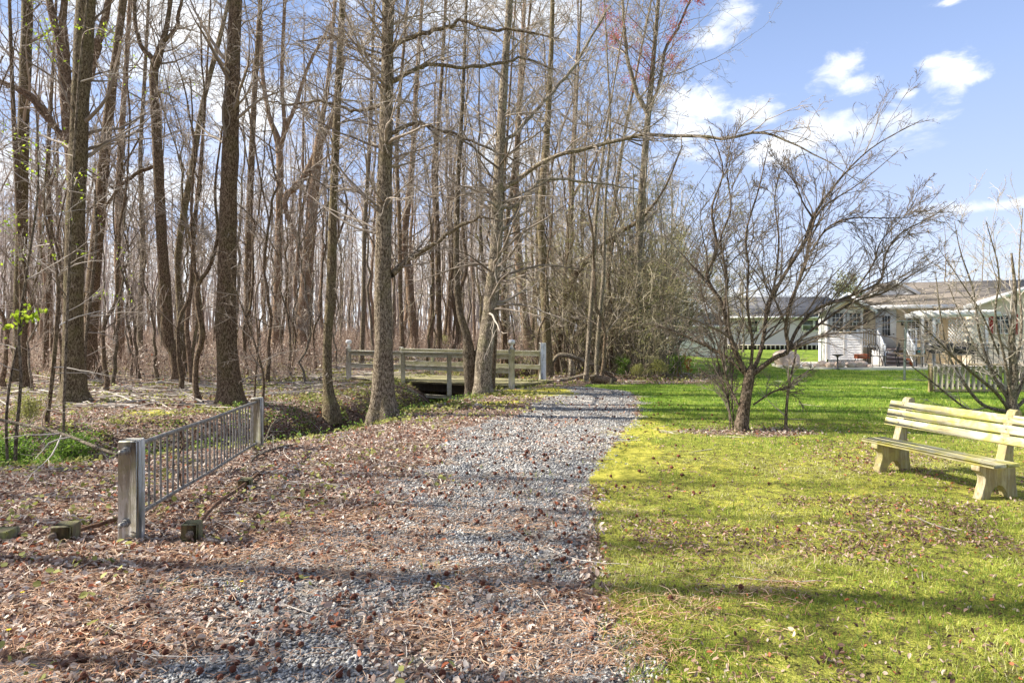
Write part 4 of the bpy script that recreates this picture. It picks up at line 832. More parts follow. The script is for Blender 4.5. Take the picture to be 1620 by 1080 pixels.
# ------------------------------------------------------------------ patio and garden things
g_ = Geo(); pz = 0.10
pts = [(11.8, 27.6), (13.4, 26.9), (16, 26.5), (19, 26.6), (23.5, 26.8), (23.5, 32), (14.7, 32), (12.4, 30.2)]
top = np.array([(*p, pz + max(0, .0)) for p in pts]); g_.poly(top); n_ = len(top); bot = top.copy(); bot[:, 2] = -.3
g_.add(np.vstack([top, bot]), [(i, n_ + i, n_ + (i + 1) % n_, (i + 1) % n_) for i in range(n_)]); tag(g_.build('patio', M['patio']), kind='structure')
def rockshape(c, s, seed, flat=.7):
    r = np.random.default_rng(seed); n = 60; ph = np.arccos(1 - 2 * (np.arange(n) + .5) / n); th = 2.39996 * np.arange(n)
    import bmesh
    bm = bmesh.new(); D = np.stack([np.cos(th) * np.sin(ph), np.sin(th) * np.sin(ph), np.cos(ph)], -1)
    for d in D: k = 1 + .22 * mnoise.noise(Vector(tuple(d * 1.7 + seed))); bm.verts.new(tuple(np.array(d) * k * np.array([1, .85, flat]) * s))
    bmesh.ops.convex_hull(bm, input=bm.verts); me = bpy.data.meshes.new('rock'); bm.to_mesh(me); bm.free(); me.materials.append(M['rock'])
    o = bpy.data.objects.new('rock', me); COL.objects.link(o); o.location = tuple(c); return o
rr = np.random.default_rng(5)
for k in range(13):
    a = 2 * pi * k / 13; s = rr.uniform(.14, .24)
    o = rockshape((14.3 + .85 * cos(a) + rr.normal(0, .05), 27.4 + .5 * sin(a), pz + s * .5), s, k); tag(o, 'pale pinkish rock in the ring of the fire pit on the patio', 'rock', 'rocks ringing the fire pit')
for k in range(9):
    s = rr.uniform(.1, .2); o = rockshape((11.9 + k * .42, 27.5 - .07 * k + rr.normal(0, .05), pz + s * .3), s, 30 + k); tag(o, 'small pale edging rock along the left border of the patio', 'rock', 'edging rocks of the patio')
o = rockshape((12.6, 29.0, .35), .62, 77, .75); o.name = 'boulder'; tag(o, 'large pale pinkish boulder behind the small tree beside the patio', 'boulder')
t_ = thing('planter', 'terracotta red rectangular planter on thin legs beside the fire pit', 'planter', (15.6, 28.2, pz)); g_ = Geo(); g_.box((0, 0, .42), (.55, .3, .2), bevel=.02); g_.build('box', M['terracotta'], t_)
for (a, b) in ((-.22, -.1), (.22, -.1), (-.22, .1), (.22, .1)):
    g_ = Geo(); g_.tube([(a, b, .33), (a * 1.2, b * 1.2, 0)], .012, 6); g_.build('leg', M['black_metal'], t_)
t_ = thing('bird_bath', 'dark metal bird bath on a thin pedestal at the patio edge', 'bird bath', (13.75, 26.7, 0)); pr = np.array([(.13, 0), (.12, .03), (.035, .06), (.03, .5), (.05, .56), (.2, .62), (.22, .66), (.18, .64), (.0, .60)])
g_ = Geo(); g_.tube(np.stack([0 * pr[:, 0], 0 * pr[:, 0], pr[:, 1]], -1), pr[:, 0], 16); g_.build('bowl_and_stand', M['black_metal'], t_, smooth=True)
def iron_chair(p, rz, label):
    t_ = thing('garden_chair', label, 'garden chair', p, rz)
    for (a, b, tz) in ((-.24, -.22, .44), (.24, -.22, .44)):
        g_ = Geo(); g_.tube(spline([(a, b, tz), (a * 1.05, b * 1.1, .2), (a * 1.15, b * 1.3, 0)], 6), .016, 6); g_.build('leg', M['black_metal'], t_)
    for a in (-.24, .24):
        g_ = Geo(); g_.tube(spline([(a * 1.1, .30, 0), (a, .22, .44), (a, .27, .75), (a * .8, .31, .95)], 10), .016, 6); g_.build('leg', M['black_metal'], t_)
        g_ = Geo(); g_.tube(spline([(a, .25, .68), (a * 1.1, 0, .68), (a * 1.08, -.18, .64), (a, -.2, .46)], 8), .014, 6); g_.build('armrest', M['black_metal'], t_)
    g_ = Geo(); g_.box((0, 0, .44), (.5, .48, .03), bevel=.01); g_.build('seat', M['black_metal'], t_)
    g_ = Geo(); g_.tube(spline([(-.2, .31, .93), (-.1, .32, 1.0), (0, .32, 1.03), (.1, .32, 1.0), (.2, .31, .93)], 9), .014, 6)
    for k in range(7):
        a = (k - 3) * .06; g_.tube(spline([(a, .24, .46), (a + .03 * (-1) ** k, .26, .65), (a - .03 * (-1) ** k, .29, .82), (a, .31, .97)], 8), .009, 5)
    for k in range(4): c = np.array([(k - 1.5) * .1, .285, .78]); th = np.linspace(0, 2 * pi, 10); g_.tube(np.stack([c[0] + .045 * np.cos(th), c[1] + 0 * th, c[2] + .05 * np.sin(th)], -1), .009, 5)
    g_.build('backrest', M['black_metal'], t_); return t_
iron_chair((15.9, 27.6, pz), 2.2, 'black wrought iron garden chair facing the patio, left of the steps'); iron_chair((16.6, 27.7, pz), -2.3, 'black wrought iron garden chair just in front of the steps')
t_ = thing('garden_table', 'small dark metal and wood table right of the clothes pole', 'table', (17.2, 27.3, pz)); g_ = Geo(); g_.box((0, 0, .48), (.9, .5, .05), bevel=.01); g_.build('top', M['newwood'], t_)
for (a, b) in ((-.4, -.2), (.4, -.2), (-.4, .2), (.4, .2)): g_ = Geo(); g_.tube([(a, b, .46), (a, b, 0)], .02, 6); g_.build('leg', M['black_metal'], t_)
t_ = thing('flower_pot', 'terracotta flower pot beside the right railing of the steps', 'flower pot', (17.75, 28.2, pz)); pr = np.array([(.0, 0), (.12, 0), (.18, .26), (.2, .26), (.2, .32), (.16, .32), (.15, .27), (0, .26)])
g_ = Geo(); g_.tube(np.stack([0 * pr[:, 0], 0 * pr[:, 0], pr[:, 1]], -1), pr[:, 0], 16); g_.build('pot', M['terracotta'], t_, smooth=True)
t_ = thing('kettle_grill', 'black round barbecue grill under the pergola', 'grill', (18.3, 27.3, pz)); th = np.linspace(-pi / 2, pi / 2, 14)
for nm, q in (('bowl', th[:8]), ('lid', th[7:])):
    g_ = Geo(); g_.tube(np.stack([0 * q, 0 * q, .88 + .33 * np.sin(q) + (.012 if nm == 'lid' else 0)], -1), .42 * np.cos(q) + .002, 20); g_.build(nm, M['black_metal'], t_, smooth=True)
for k in range(3): a = 2.1 * k + .5; g_ = Geo(); g_.tube([(.22 * cos(a), .22 * sin(a), .65), (.38 * cos(a), .38 * sin(a), 0)], .015, 6); g_.build('leg', M['black_metal'], t_)
g_ = Geo(); g_.tube(spline([(-.1, -.1, 1.22), (-.08, -.1, 1.27), (.08, -.1, 1.27), (.1, -.1, 1.22)], 8), .014, 6); g_.build('handle', M['black_metal'], t_)
t_ = thing('smoker_grill', 'long dark offset smoker standing right of the round grill', 'grill', (19.4, 27.3, pz)); g_ = Geo(); x_ = np.array([-.5, -.498, .498, .5]); g_.tube(np.stack([x_, 0 * x_, .78 + 0 * x_], -1), [.01, .26, .26, .01], 18); g_.build('barrel', M['black_metal'], t_)
for (a, b) in ((-.4, -.2), (.4, -.2), (-.4, .2), (.4, .2)): g_ = Geo(); g_.tube([(a, b, .6), (a, b * 1.2, 0)], .018, 6); g_.build('leg', M['black_metal'], t_)
g_ = Geo(); g_.tube([(.3, 0, 1.0), (.3, 0, 1.35)], .05, 8); g_.build('chimney', M['black_metal'], t_)
t_ = thing('wall_box', 'small blue and black box fixed low on the tan wall', 'box', (20.3, WY - .12, .72)); house_xf(t_); g_ = Geo(); g_.box((0, 0, 0), (.5, .16, .34), bevel=.02); g_.build('case', M['black_metal'], t_); g_ = Geo(); g_.box((0, -.09, 0), (.38, .02, .22), bevel=.005); g_.build('panel', M['bluebox'], t_)
t_ = thing('clothes_pole', 'grey metal T shaped clothesline pole standing on the lawn', 'pole', (12.85, 20.7, Hs(12.85, 20.7)))
g_ = Geo(); g_.tube([(0, 0, -.1), (0.01, 0, 1.0), (.06, 0, 1.93)], .036, 10, caps=True); g_.build('pole', M['grey_metal'], t_, smooth=True); g_ = Geo(); g_.tube([(-.27, 0, 1.945), (.27, 0, 1.96)], .024, 8, caps=True); g_.build('crossbar', M['grey_metal'], t_)
# picket fence with weathered pickets
P0, P1 = np.array([11.25, 16.9, 0]), np.array([17.5, 16.3, 0]); pu = (P1 - P0) / np.linalg.norm(P1 - P0); prz = math.atan2(pu[1], pu[0]); pL = np.linalg.norm(P1 - P0)
pf = thing('picket_fence', 'weathered grey green picket fence behind the bare shrub on the right', 'fence', P0)
for zz in (.18, .56):
    g_ = Geo(); c = pu * pL / 2; g_.box(c + [0, .03, zz], (pL, .04, .09), prz, bevel=.004); g_.build('rail', M['picket'], pf)
nP = int(pL / .135)
for k in range(nP):
    c = pu * (.07 + k * .135); h = .70 + rng.uniform(-.015, .015); g_ = Geo(); w_ = .085
    pts = [(-w_ / 2, .03), (w_ / 2, .03), (w_ / 2, h - .03), (w_ / 4, h), (-w_ / 4, h), (-w_ / 2, h - .03)]
    n_ = 6; a = np.array([(p[0], -.012, p[1]) for p in pts]); b = a.copy(); b[:, 1] += .02; V = np.vstack([a, b]) @ rot(0, rng.normal(0, .012), prz).T + c
    g_.add(V, [(i, (i + 1) % n_, n_ + (i + 1) % n_, n_ + i) for i in range(n_)], rng.random()); g_.P.append((np.arange(n_), 0)); g_.P.append((np.arange(n_)[::-1] + n_, 0)); g_.build('picket', M['picket'], pf)
for uu in (0.0, 2.1, 4.2, 6.2):
    g_ = Geo(); g_.box(pu * uu + [0, .09, .36], (.09, .09, .78), prz, bevel=.008); g_.build('post', M['newwood'] if uu == 0 else M['picket'], pf)
g_ = Geo(); g_.box(pu * 1.55 + [0, -.01, .735], (1.25, .16, .04), prz, bevel=.005); g_.build('cap_board', M['newwood'], pf)
g_ = Geo(); g_.box(pu * 3.2 + [0, -.05, .03], (6.4, .12, .10), prz, bevel=.01); g_.build('base_timber', M['block'], pf)
t_ = thing('metal_fence', 'black metal fence with pointed finials behind the picket fence', 'fence', (17.5, 25.2, 0))
for zz in (.2, .95): g_ = Geo(); g_.box((2.4, 0, zz), (5.4, .03, .03)); g_.build('rail', M['black_metal'], t_)
for k in range(26):
    g_ = Geo(); x_ = -.2 + k * .21; g_.tube([(x_, 0, 0), (x_, 0, 1.0), (x_, 0, 1.02), (x_, 0, 1.06), (x_, 0, 1.16)], [.011, .011, .018, .045, .002], 6); g_.build('bar', M['black_metal'], t_)
# ------------------------------------------------------------------ bare trees
def grow(P, R, m, r, t0, t1, lf, ang, k=6, up=0.0, curl=0.12, rf=0.55, rmin=0.003, flat=None, tpow=1.0, short=0.55):
    """m children on each of n parent paths; returns their paths (n*m, k, 3) and radii"""
    n, k0, _ = P.shape
    t = t0 + (t1 - t0) * r.random((n, m)) ** tpow; f = t * (k0 - 1); i = np.clip(f.astype(int), 0, k0 - 2); w_ = (f - i)[..., None]; a = np.arange(n)[:, None]
    pos = P[a, i] * (1 - w_) + P[a, i + 1] * w_; tan = P[a, i + 1] - P[a, i]; tan /= np.linalg.norm(tan, axis=2, keepdims=True) + 1e-9
    rad = R[a, i] * (1 - w_[..., 0]) + R[a, i + 1] * w_[..., 0]
    plen = np.linalg.norm(np.diff(P, axis=1), axis=2).sum(1)[:, None]
    rv = r.normal(size=(n, m, 3)); 
    if flat is not None: rv = rv * np.array(flat)
    N = rv - (rv * tan).sum(2, keepdims=True) * tan; N /= np.linalg.norm(N, axis=2, keepdims=True) + 1e-9
    an = np.radians(ang[0] + (ang[1] - ang[0]) * r.random((n, m)))[..., None]
    D = np.cos(an) * tan + np.sin(an) * N
    L = (plen if not np.isscalar(lf) or lf < 3 else 1.0) * lf * (1 - short * t) * r.uniform(0.55, 1.2, (n, m))
    pts = [pos]; st = (L / (k - 1))[..., None]; bend = r.normal(size=(n, m, 3)) * curl
    for _ in range(k - 1):
        D = D + bend * 0.5 + r.normal(size=(n, m, 3)) * curl + np.array([0, 0, up]); D /= np.linalg.norm(D, axis=2, keepdims=True); pts.append(pts[-1] + D * st)
    Q = np.stack(pts, 2).reshape(n * m, k, 3)
    r0 = np.maximum(rad * rf * r.uniform(0.6, 1.1, (n, m)), rmin * 1.3).reshape(-1, 1)
    r0 = np.minimum(r0, np.maximum(L.reshape(-1, 1) * 0.022, rmin))
    return Q, r0 + (rmin * 0.8 - r0) * np.linspace(0, 1, k)[None] ** 0.9
def trunk_radii(P, R, r, sides, flare=0.9, lobes=5, fh=0.35):
    k = len(R); z = P[:, 2] - P[0, 2]; th = np.arange(sides) * 2 * pi / sides; ph = r.uniform(0, 6.28)
    fl = flare * np.exp(-np.maximum(z - 0.12, 0) / fh)[:, None]
    lob = 1 + 0.38 * np.cos(lobes * th + ph + 0.5 * np.sin(2 * th))[None]
    nz = np.stack([vn(th * 2 + 3, np.full(sides, zz * 1.6), 1.0, int(ph * 9)) for zz in z]) - 0.5
    nz2 = r.normal(0, 0.02, (k, sides))
    return R[:, None] * (1 + fl * lob + 0.18 * nz + nz2)
def dust(geo, P, n, size, r, spread=0.05):     # tiny leaves or buds along paths
    k = P.shape[1]; a = r.integers(0, len(P), n); u = r.random(n) ** 0.6 * (k - 1.001); i = u.astype(int); w_ = (u - i)[:, None]
    p = P[a, i] * (1 - w_) + P[a, i + 1] * w_ + r.normal(0, spread, (n, 3))
    t = np.array([(-.5, 0, 0), (0, .32, .08), (.55, 0, 0), (0, -.32, .08)])
    place(t, [(0, 1, 2, 3)], p[:, 0], p[:, 1], p[:, 2], r.uniform(size[0], size[1], n), r.uniform(0, 6.28, n), r.uniform(-1.2, 1.2, n), r.uniform(0, 6.28, n), r.random(n), geo)
LEVELS = []
def crown(geo, TP, TR, r, spec, rmin, tone=None):
    """grow levels of branches; spec is a list of dicts, one a level"""
    P, R = TP, TR; last = None
    for lv, sp_ in enumerate(spec):
        sp_ = dict(sp_); sides = sp_.pop('sides', 5 if lv == 0 else 4 if lv == 1 else 3)
        P, R = grow(P, R, r=r, rmin=rmin, **sp_)
        geo.tube(P, R, sides, np.clip(r.normal(0.35 + 0.15 * lv, 0.2, len(P)), 0, 1)); last = P
        LEVELS.append(P)
    return P, R
def make_tree(name, label, base, P, R, spec, seed, barkm='bark_brown', twigm='twig', rmin=0.004, sides=14, flare=0.8, limbs=(), group=None, buds=None, cat='tree', limb_spec=None, fh=0.35, extra_spec=None):
    """P, R: trunk path and radii in world space; base: its foot"""
    r = np.random.default_rng(seed); base = np.array(base, float); t_ = thing(name, label, cat, base, group=group)
    P = np.asarray(P) - base; g_ = Geo(); g_.tube(P[None], trunk_radii(P, np.asarray(R), r, sides, flare, r.integers(4, 7), fh)[None] if sides > 6 else np.asarray(R)[None], sides, 0.5)
    for lp, lr in limbs[:]:
        g_.tube((lp - base)[None], lr[None], 9, 0.5)
    g_.build('trunk', M[barkm], t_, smooth=True)
    LEVELS.clear(); cg_ = Geo(); TP, TR = P[None], np.asarray(R)[None]
    crown(cg_, TP, TR, r, spec, rmin)
    if extra_spec: crown(cg_, TP, TR, r, extra_spec, rmin)
    for lp, lr in limbs: crown(cg_, (lp - base)[None], lr[None], r, limb_spec or spec[1:], rmin)
    cg_.build('crown', M[twigm], t_, smooth=True)
    if buds:
        m_, n, size, sprd = buds; bg_ = Geo(); ends = [q for q in LEVELS if q.shape[1] <= 5] or LEVELS; per = [len(q) for q in ends]
        for q in ends[-3:]: dust(bg_, q, int(n * len(q) / sum(len(e) for e in ends[-3:])), size, r, sprd)
        bg_.build('buds' if 'leaf' not in m_ else 'leaves', M[m_], t_)['kind'] = 'stuff'
    return t_
def pxpath(pts, d, n=40, depth=0.0, r=None):
    """pts: (px, py, width px[, depth offset m]) read off the photograph, at distance d"""
    a = np.array([(q[0], q[1], q[2], q[3] if len(q) > 3 else 0.0) for q in pts], float); s = spline(a, n); dd = d + s[:, 3]
    P = np.stack([(s[:, 0] - 810) / FPX * dd, dd, CAMH - (s[:, 1] - 525) / FPX * dd], -1); R = np.maximum(s[:, 2], 0.6) / FPX * dd / 2
    return P, R
S_TALL = [dict(m=20, t0=.50, t1=.98, lf=.22, ang=(40, 75), k=8, up=.07, curl=.13, rf=.30), dict(m=7, t0=.15, t1=1, lf=.5, ang=(25, 60), k=6, up=.05, curl=.16), dict(m=5, t0=.1, t1=1, lf=.5, ang=(25, 60), k=5, up=.03, curl=.2), dict(m=3, t0=.1, t1=1, lf=.5, ang=(25, 60), k=4, up=.02, curl=.2)]
S_LIGHT = [dict(m=18, t0=.50, t1=.98, lf=.22, ang=(40, 75), k=8, up=.07, curl=.13, rf=.30), dict(m=5, t0=.15, t1=1, lf=.5, ang=(25, 60), k=6, up=.05, curl=.16), dict(m=4, t0=.1, t1=1, lf=.5, ang=(25, 60), k=4, up=.03, curl=.2)]
S_TWIGGY = [dict(m=26, t0=.12, t1=.75, lf=.03, ang=(60, 95), k=5, up=.02, curl=.2, rf=.06), dict(m=4, t0=.2, t1=1, lf=.5, ang=(30, 60), k=4, curl=.2)]
ex = lambda pts, *more: list(pts) + list(more)
def hero(name, label, d, pts, seed, top=-420, **kw):
    wf = kw.pop('wf', .88); pts = [(p[0], p[1], p[2] * wf) + tuple(p[3:]) for p in pts]; (x1, y1, w1), (x0_, y0_, w0_) = pts[-1][:3], pts[-2][:3]
    if y1 < 120:                 # carry the trunk on above the frame
        sl = (x1 - x0_) / max(1, (y0_ - y1)); pts = pts + [(x1 + sl * 160, y1 - 180, w1 * .78), (x1 + sl * 240 + 8, top, w1 * .35)]
    P, R = pxpath(pts, d, kw.pop('n', 70)); zb = Hs(P[0, 0], P[0, 1]); P[0, 2] = min(P[0, 2], zb - 0.12)
    lim = []
    for lp in kw.pop('branches', []):
        q, qr = pxpath(lp, d, 30); q += np.random.default_rng(seed).normal(0, .012, q.shape); lim.append((q, qr))
    base = (P[0, 0], P[0, 1], zb)
    return make_tree(name, label, base, P, R, kw.pop('spec', S_LIGHT if d > 17.5 and pts[0][0] < 800 else S_TALL), seed, limbs=lim, **kw)
hero('tall_tree', 'thickest mossy trunk with flared foot standing behind the metal railing', 13.9,
     [(366, 652, 46), (362, 600, 42), (358, 500, 38), (360, 380, 34), (364, 250, 31), (368, 120, 28), (373, 0, 25)], 101, wf=.78, barkm='bark_brown', extra_spec=S_TWIGGY, sides=24, flare=.75)
hero('tall_tree', 'tall straight mossy trunk with flared roots by the green bushes on the far left', 14.0,
     [(118, 648, 36), (116, 600, 31), (116, 480, 31), (120, 330, 30), (126, 180, 29), (136, 0, 30)], 102, barkm='bark_green', extra_spec=S_TWIGGY, sides=24, flare=.75)
hero('tall_tree', 'light grey textured tree with wide flared roots before the left half of the footbridge', 12.2,
     [(606, 662, 42), (606, 620, 40), (607, 540, 37), (606, 430, 33), (608, 300, 29), (612, 150, 25), (614, 0, 22)], 103, wf=.80, barkm='bark_grey', twigm='twig', sides=26, flare=.75, fh=.3, n=80,
     extra_spec=[dict(m=54, t0=.43, t1=.82, lf=.20, ang=(50, 88), k=10, up=.02, curl=.10, rf=.20, short=.1), dict(m=8, t0=.1, t1=1, lf=.45, ang=(25, 60), k=6, up=.02, curl=.18), dict(m=5, t0=.1, t1=1, lf=.45, ang=(25, 60), k=4, curl=.2), dict(m=2, t0=.1, t1=1, lf=.5, ang=(25, 60), k=3, curl=.2)],
     limb_spec=[dict(m=16, t0=.15, t1=1, lf=.35, ang=(25, 65), k=7, up=.02, curl=.18), dict(m=6, t0=.1, t1=1, lf=.45, ang=(25, 60), k=5, curl=.2), dict(m=3, t0=.1, t1=1, lf=.5, ang=(25, 60), k=4, curl=.2)],
     branches=[[(618, 435, 12), (640, 415, 9), (680, 390, 7, -.3), (720, 362, 6, -.5), (760, 345, 4, -.8), (800, 350, 2, -1)],
               [(618, 75, 9), (640, 62, 8), (680, 50, 7, -.3), (712, 42, 6, -.5), (730, 31, 5, -.6), (770, 45, 5, -.8), (830, 50, 4, -1), (886, 62, 2, -1.2)],
               [(618, 130, 8), (650, 112, 7), (680, 103, 6, .3), (740, 106, 5, .5), (790, 100, 5, .8), (830, 93, 4, 1), (880, 112, 2, 1.2)],
               [(616, 212, 7), (650, 196, 6), (680, 200, 5, -.4), (740, 220, 4, -.6), (800, 248, 3, -.8), (850, 270, 1.5, -1)],
               [(606, 165, 6), (560, 175, 5, .3), (510, 160, 4, .5), (450, 165, 3, .8), (390, 150, 1.5, 1)],
               [(606, 95, 6), (565, 80, 5, .3), (530, 60, 4, .5), (470, 66, 2, .8)]])
hero('tall_tree', 'slim straight greenish tree with curved foot left of the grey flared tree', 14.4,
     [(524, 648, 26), (519, 610, 17), (518, 540, 16), (524, 450, 17), (527, 330, 15), (534, 160, 13), (542, 0, 11)], 104, barkm='bark_green', sides=16, flare=.5, fh=.25, extra_spec=S_TWIGGY)
hero('twin_stem_tree', 'pale barked right stem of the close pair of trees in front of the footbridge', 16.3,
     [(764, 630, 32), (764, 595, 30), (768, 550, 29), (776, 480, 26), (784, 400, 22), (788, 300, 19), (796, 150, 15), (806, 0, 12)], 105, barkm='bark_pale', sides=20, flare=.3, fh=.2, n=80,
     branches=[[(786, 308, 9), (810, 290, 8), (845, 264, 7, -.5), (880, 247, 6.5, -1), (930, 235, 6, -1.5), (985, 219, 6, -2), (1030, 214, 5.5, -2.4), (1090, 215, 5, -2.8), (1150, 219, 4.5, -3.2), (1205, 210, 4, -3.5), (1245, 225, 3, -3.7), (1300, 250, 2, -4), (1360, 290, 1, -4.2)],
               [(792, 230, 6), (830, 195, 6, .5), (870, 150, 5, 1), (905, 110, 5, 1.5), (935, 60, 4, 2), (965, 10, 3, 2.4)],
               [(794, 330, 5), (820, 322, 5, .5), (860, 285, 4, 1), (940, 290, 3, 1.5), (1010, 300, 1.5, 2)]],
     limb_spec=[dict(m=22, t0=.12, t1=1, lf=.22, ang=(25, 75), k=7, up=.03, curl=.18, short=.3), dict(m=6, t0=.1, t1=1, lf=.45, ang=(25, 60), k=5, curl=.2), dict(m=3, t0=.1, t1=1, lf=.5, ang=(25, 60), k=4, curl=.2)],
     extra_spec=[dict(m=56, t0=.30, t1=.8, lf=.17, ang=(45, 85), k=8, up=.0, curl=.15, rf=.3, short=.1), dict(m=6, t0=.1, t1=1, lf=.45, ang=(25, 60), k=5, curl=.2), dict(m=4, t0=.1, t1=1, lf=.45, ang=(25, 60), k=4, curl=.2)])
hero('twin_stem_tree', 'thinner dark left stem of the close pair of trees in front of the footbridge', 16.6,
     [(744, 625, 19), (743, 590, 20), (742, 562, 22), (738, 530, 15), (727, 490, 12), (722, 420, 11), (724, 300, 9), (732, 150, 7), (738, 0, 5)], 106, barkm='bark_grey', sides=16, flare=.3, fh=.2, n=70,
     branches=[[(750, 572, 9), (758, 545, 7), (768, 500, 5.5), (775, 450, 5), (781, 400, 4), (792, 380, 3), (830, 360, 2)]])
hero('slender_tree', 'thin straight stem just right of the close pair of trees by the footbridge', 16.9, [(779, 612, 9), (782, 560, 8), (786, 480, 8), (790, 390, 7), (800, 250, 5), (812, 60, 3)], 107, barkm='bark_brown', sides=10, flare=.3, fh=.15)
hero('tall_tree', 'tall trunk standing just right of the footbridge end post', 21.8, [(868, 606, 20), (866, 560, 17), (862, 480, 15), (858, 400, 15), (856, 330, 13), (866, 200, 11), (872, 80, 9), (874, 0, 8)], 108, barkm='bark_green', sides=14, flare=.4,
     buds=('bud_red', 700, (.02, .04), .08))
hero('leaning_tree', 'dark crooked tree leaning right over the thicket beyond the footbridge', 24, [(880, 590, 14), (884, 540, 14), (892, 480, 12), (912, 432, 11), (948, 392, 10), (985, 365, 8), (1015, 345, 6), (1050, 300, 4), (1080, 230, 2)], 109, barkm='bark_brown', sides=12, flare=.3)
hero('tall_tree', 'tall pale tree forking high above the thicket beside the sky', 23, [(1001, 596, 16), (1004, 520, 14), (1010, 400, 14), (1016, 300, 13), (1024, 200, 11), (1034, 90, 8), (1040, 20, 7)], 110, barkm='bark_pale', sides=14, flare=.3,
     branches=[[(1024, 178, 9), (1008, 148, 7), (994, 100, 6), (987, 40, 5), (985, -40, 4)], [(1028, 172, 6), (1044, 130, 5), (1052, 80, 5), (1075, 40, 4), (1100, -20, 3)]], buds=('bud_red', 6500, (.03, .055), .08),
     extra_spec=[dict(m=26, t0=.28, t1=.8, lf=.17, ang=(30, 70), k=8, up=.04, curl=.15, rf=.3, short=.1), dict(m=6, t0=.1, t1=1, lf=.45, ang=(25, 60), k=5, curl=.2), dict(m=4, t0=.1, t1=1, lf=.45, ang=(25, 60), k=4, curl=.2)])
hero('slender_tree', 'pale slender stem in front of the thicket, left of two that stand close together', 20.3, [(927, 602, 9), (930, 560, 8.5), (934, 500, 8), (939, 430, 7), (944, 330, 6), (960, 200, 4), (980, 80, 2.5)], 111, barkm='bark_pale', sides=10, flare=.3, fh=.15)
hero('slender_tree', 'pale slender stem beside the split logs, right of two that stand close together', 19.9, [(945, 606, 8), (944, 570, 7.5), (949, 500, 7), (955, 430, 6.5), (957, 330, 5), (965, 200, 4), (960, 80, 2.5)], 112, barkm='bark_pale', sides=10, flare=.3, fh=.15)
# left part of the wood
hero('tall_tree', 'straight trunk at the left edge of the picture', 20, [(30, 606, 20), (31, 540, 19), (33, 400, 18), (37, 200, 18), (44, 0, 17)], 113, barkm='bark_green', sides=14, extra_spec=S_TWIGGY)
hero('slender_tree', 'slim trunk touching the right side of the leftmost trunk', 18, [(40, 612, 13), (38, 540, 11), (35, 430, 10), (28, 300, 9), (20, 150, 7), (15, 0, 5)], 114, barkm='bark_brown', sides=10)
hero('tall_tree', 'brown trunk leaning slightly right just behind the mossy trunk on the left', 21, [(145, 600, 27), (143, 540, 23), (148, 440, 21), (158, 330, 19), (172, 180, 16), (195, 0, 12)], 115, barkm='bark_brown', sides=14)
hero('forked_tree', 'red brown tree forking wide near the top left corner behind the mossy trunk', 19, [(118, 610, 20), (117, 500, 21), (120, 380, 22), (117, 270, 24), (108, 180, 23), (104, 140, 20), (96, 80, 14), (82, 20, 12), (74, -20, 11)], 116, barkm='bark_red', sides=14, flare=.3,
     branches=[[(118, 200, 18), (135, 140, 14), (150, 90, 12), (163, 40, 11), (180, -30, 9)], [(108, 150, 12), (104, 90, 11), (100, 30, 10), (106, -40, 9)], [(112, 225, 8), (80, 195, 7), (40, 150, 6), (-10, 125, 5)], [(106, 235, 7), (60, 160, 7), (20, 135, 5), (-20, 120, 4)]])
hero('crooked_tree', 'tree with a kinked lower trunk and a forked top, left of the thick mossy trunk', 19.5, [(282, 602, 19), (276, 560, 18), (266, 535, 19), (263, 480, 18), (257, 400, 18), (252, 300, 17), (247, 200, 16), (243, 120, 15), (250, 90, 14), (262, 50, 9), (270, 0, 7)], 117, barkm='bark_brown', sides=14, flare=.3,
     branches=[[(243, 95, 9), (225, 75, 7), (216, 50, 6), (213, 10, 6), (222, -40, 5)], [(258, 66, 7), (278, 46, 6), (284, 15, 5), (300, -30, 4)], [(252, 262, 6), (225, 270, 6), (196, 290, 5), (172, 320, 4), (150, 360, 2)]])
hero('slender_tree', 'greenish stem curving up to the right behind the kinked tree', 20.5, [(289, 560, 13), (284, 480, 12), (282, 400, 11), (292, 330, 11), (308, 240, 10), (322, 160, 9), (345, 70, 8), (362, 0, 6)], 118, barkm='bark_green', sides=12, flare=.2)
hero('crooked_tree', 'dark slim S curved tree in front of the thickest mossy trunk', 14.2, [(318, 645, 13), (310, 615, 10), (311, 570, 9), (320, 530, 10), (312, 480, 8), (314, 450, 7), (330, 425, 6.5), (340, 395, 6), (345, 360, 5), (340, 300, 4), (352, 200, 3)], 119, barkm='bark_brown', sides=10, flare=.3, fh=.15,
     branches=[[(313, 450, 5), (306, 400, 5), (303, 330, 4), (307, 240, 3), (300, 120, 2)]])
hero('slender_tree', 'thin reddish pole tree between the kinked tree and the S curved one', 19, [(303, 596, 9), (299, 560, 8), (296, 510, 8), (303, 440, 7), (310, 340, 6), (322, 200, 5), (330, 60, 3)], 120, barkm='bark_red', sides=9, flare=.2)
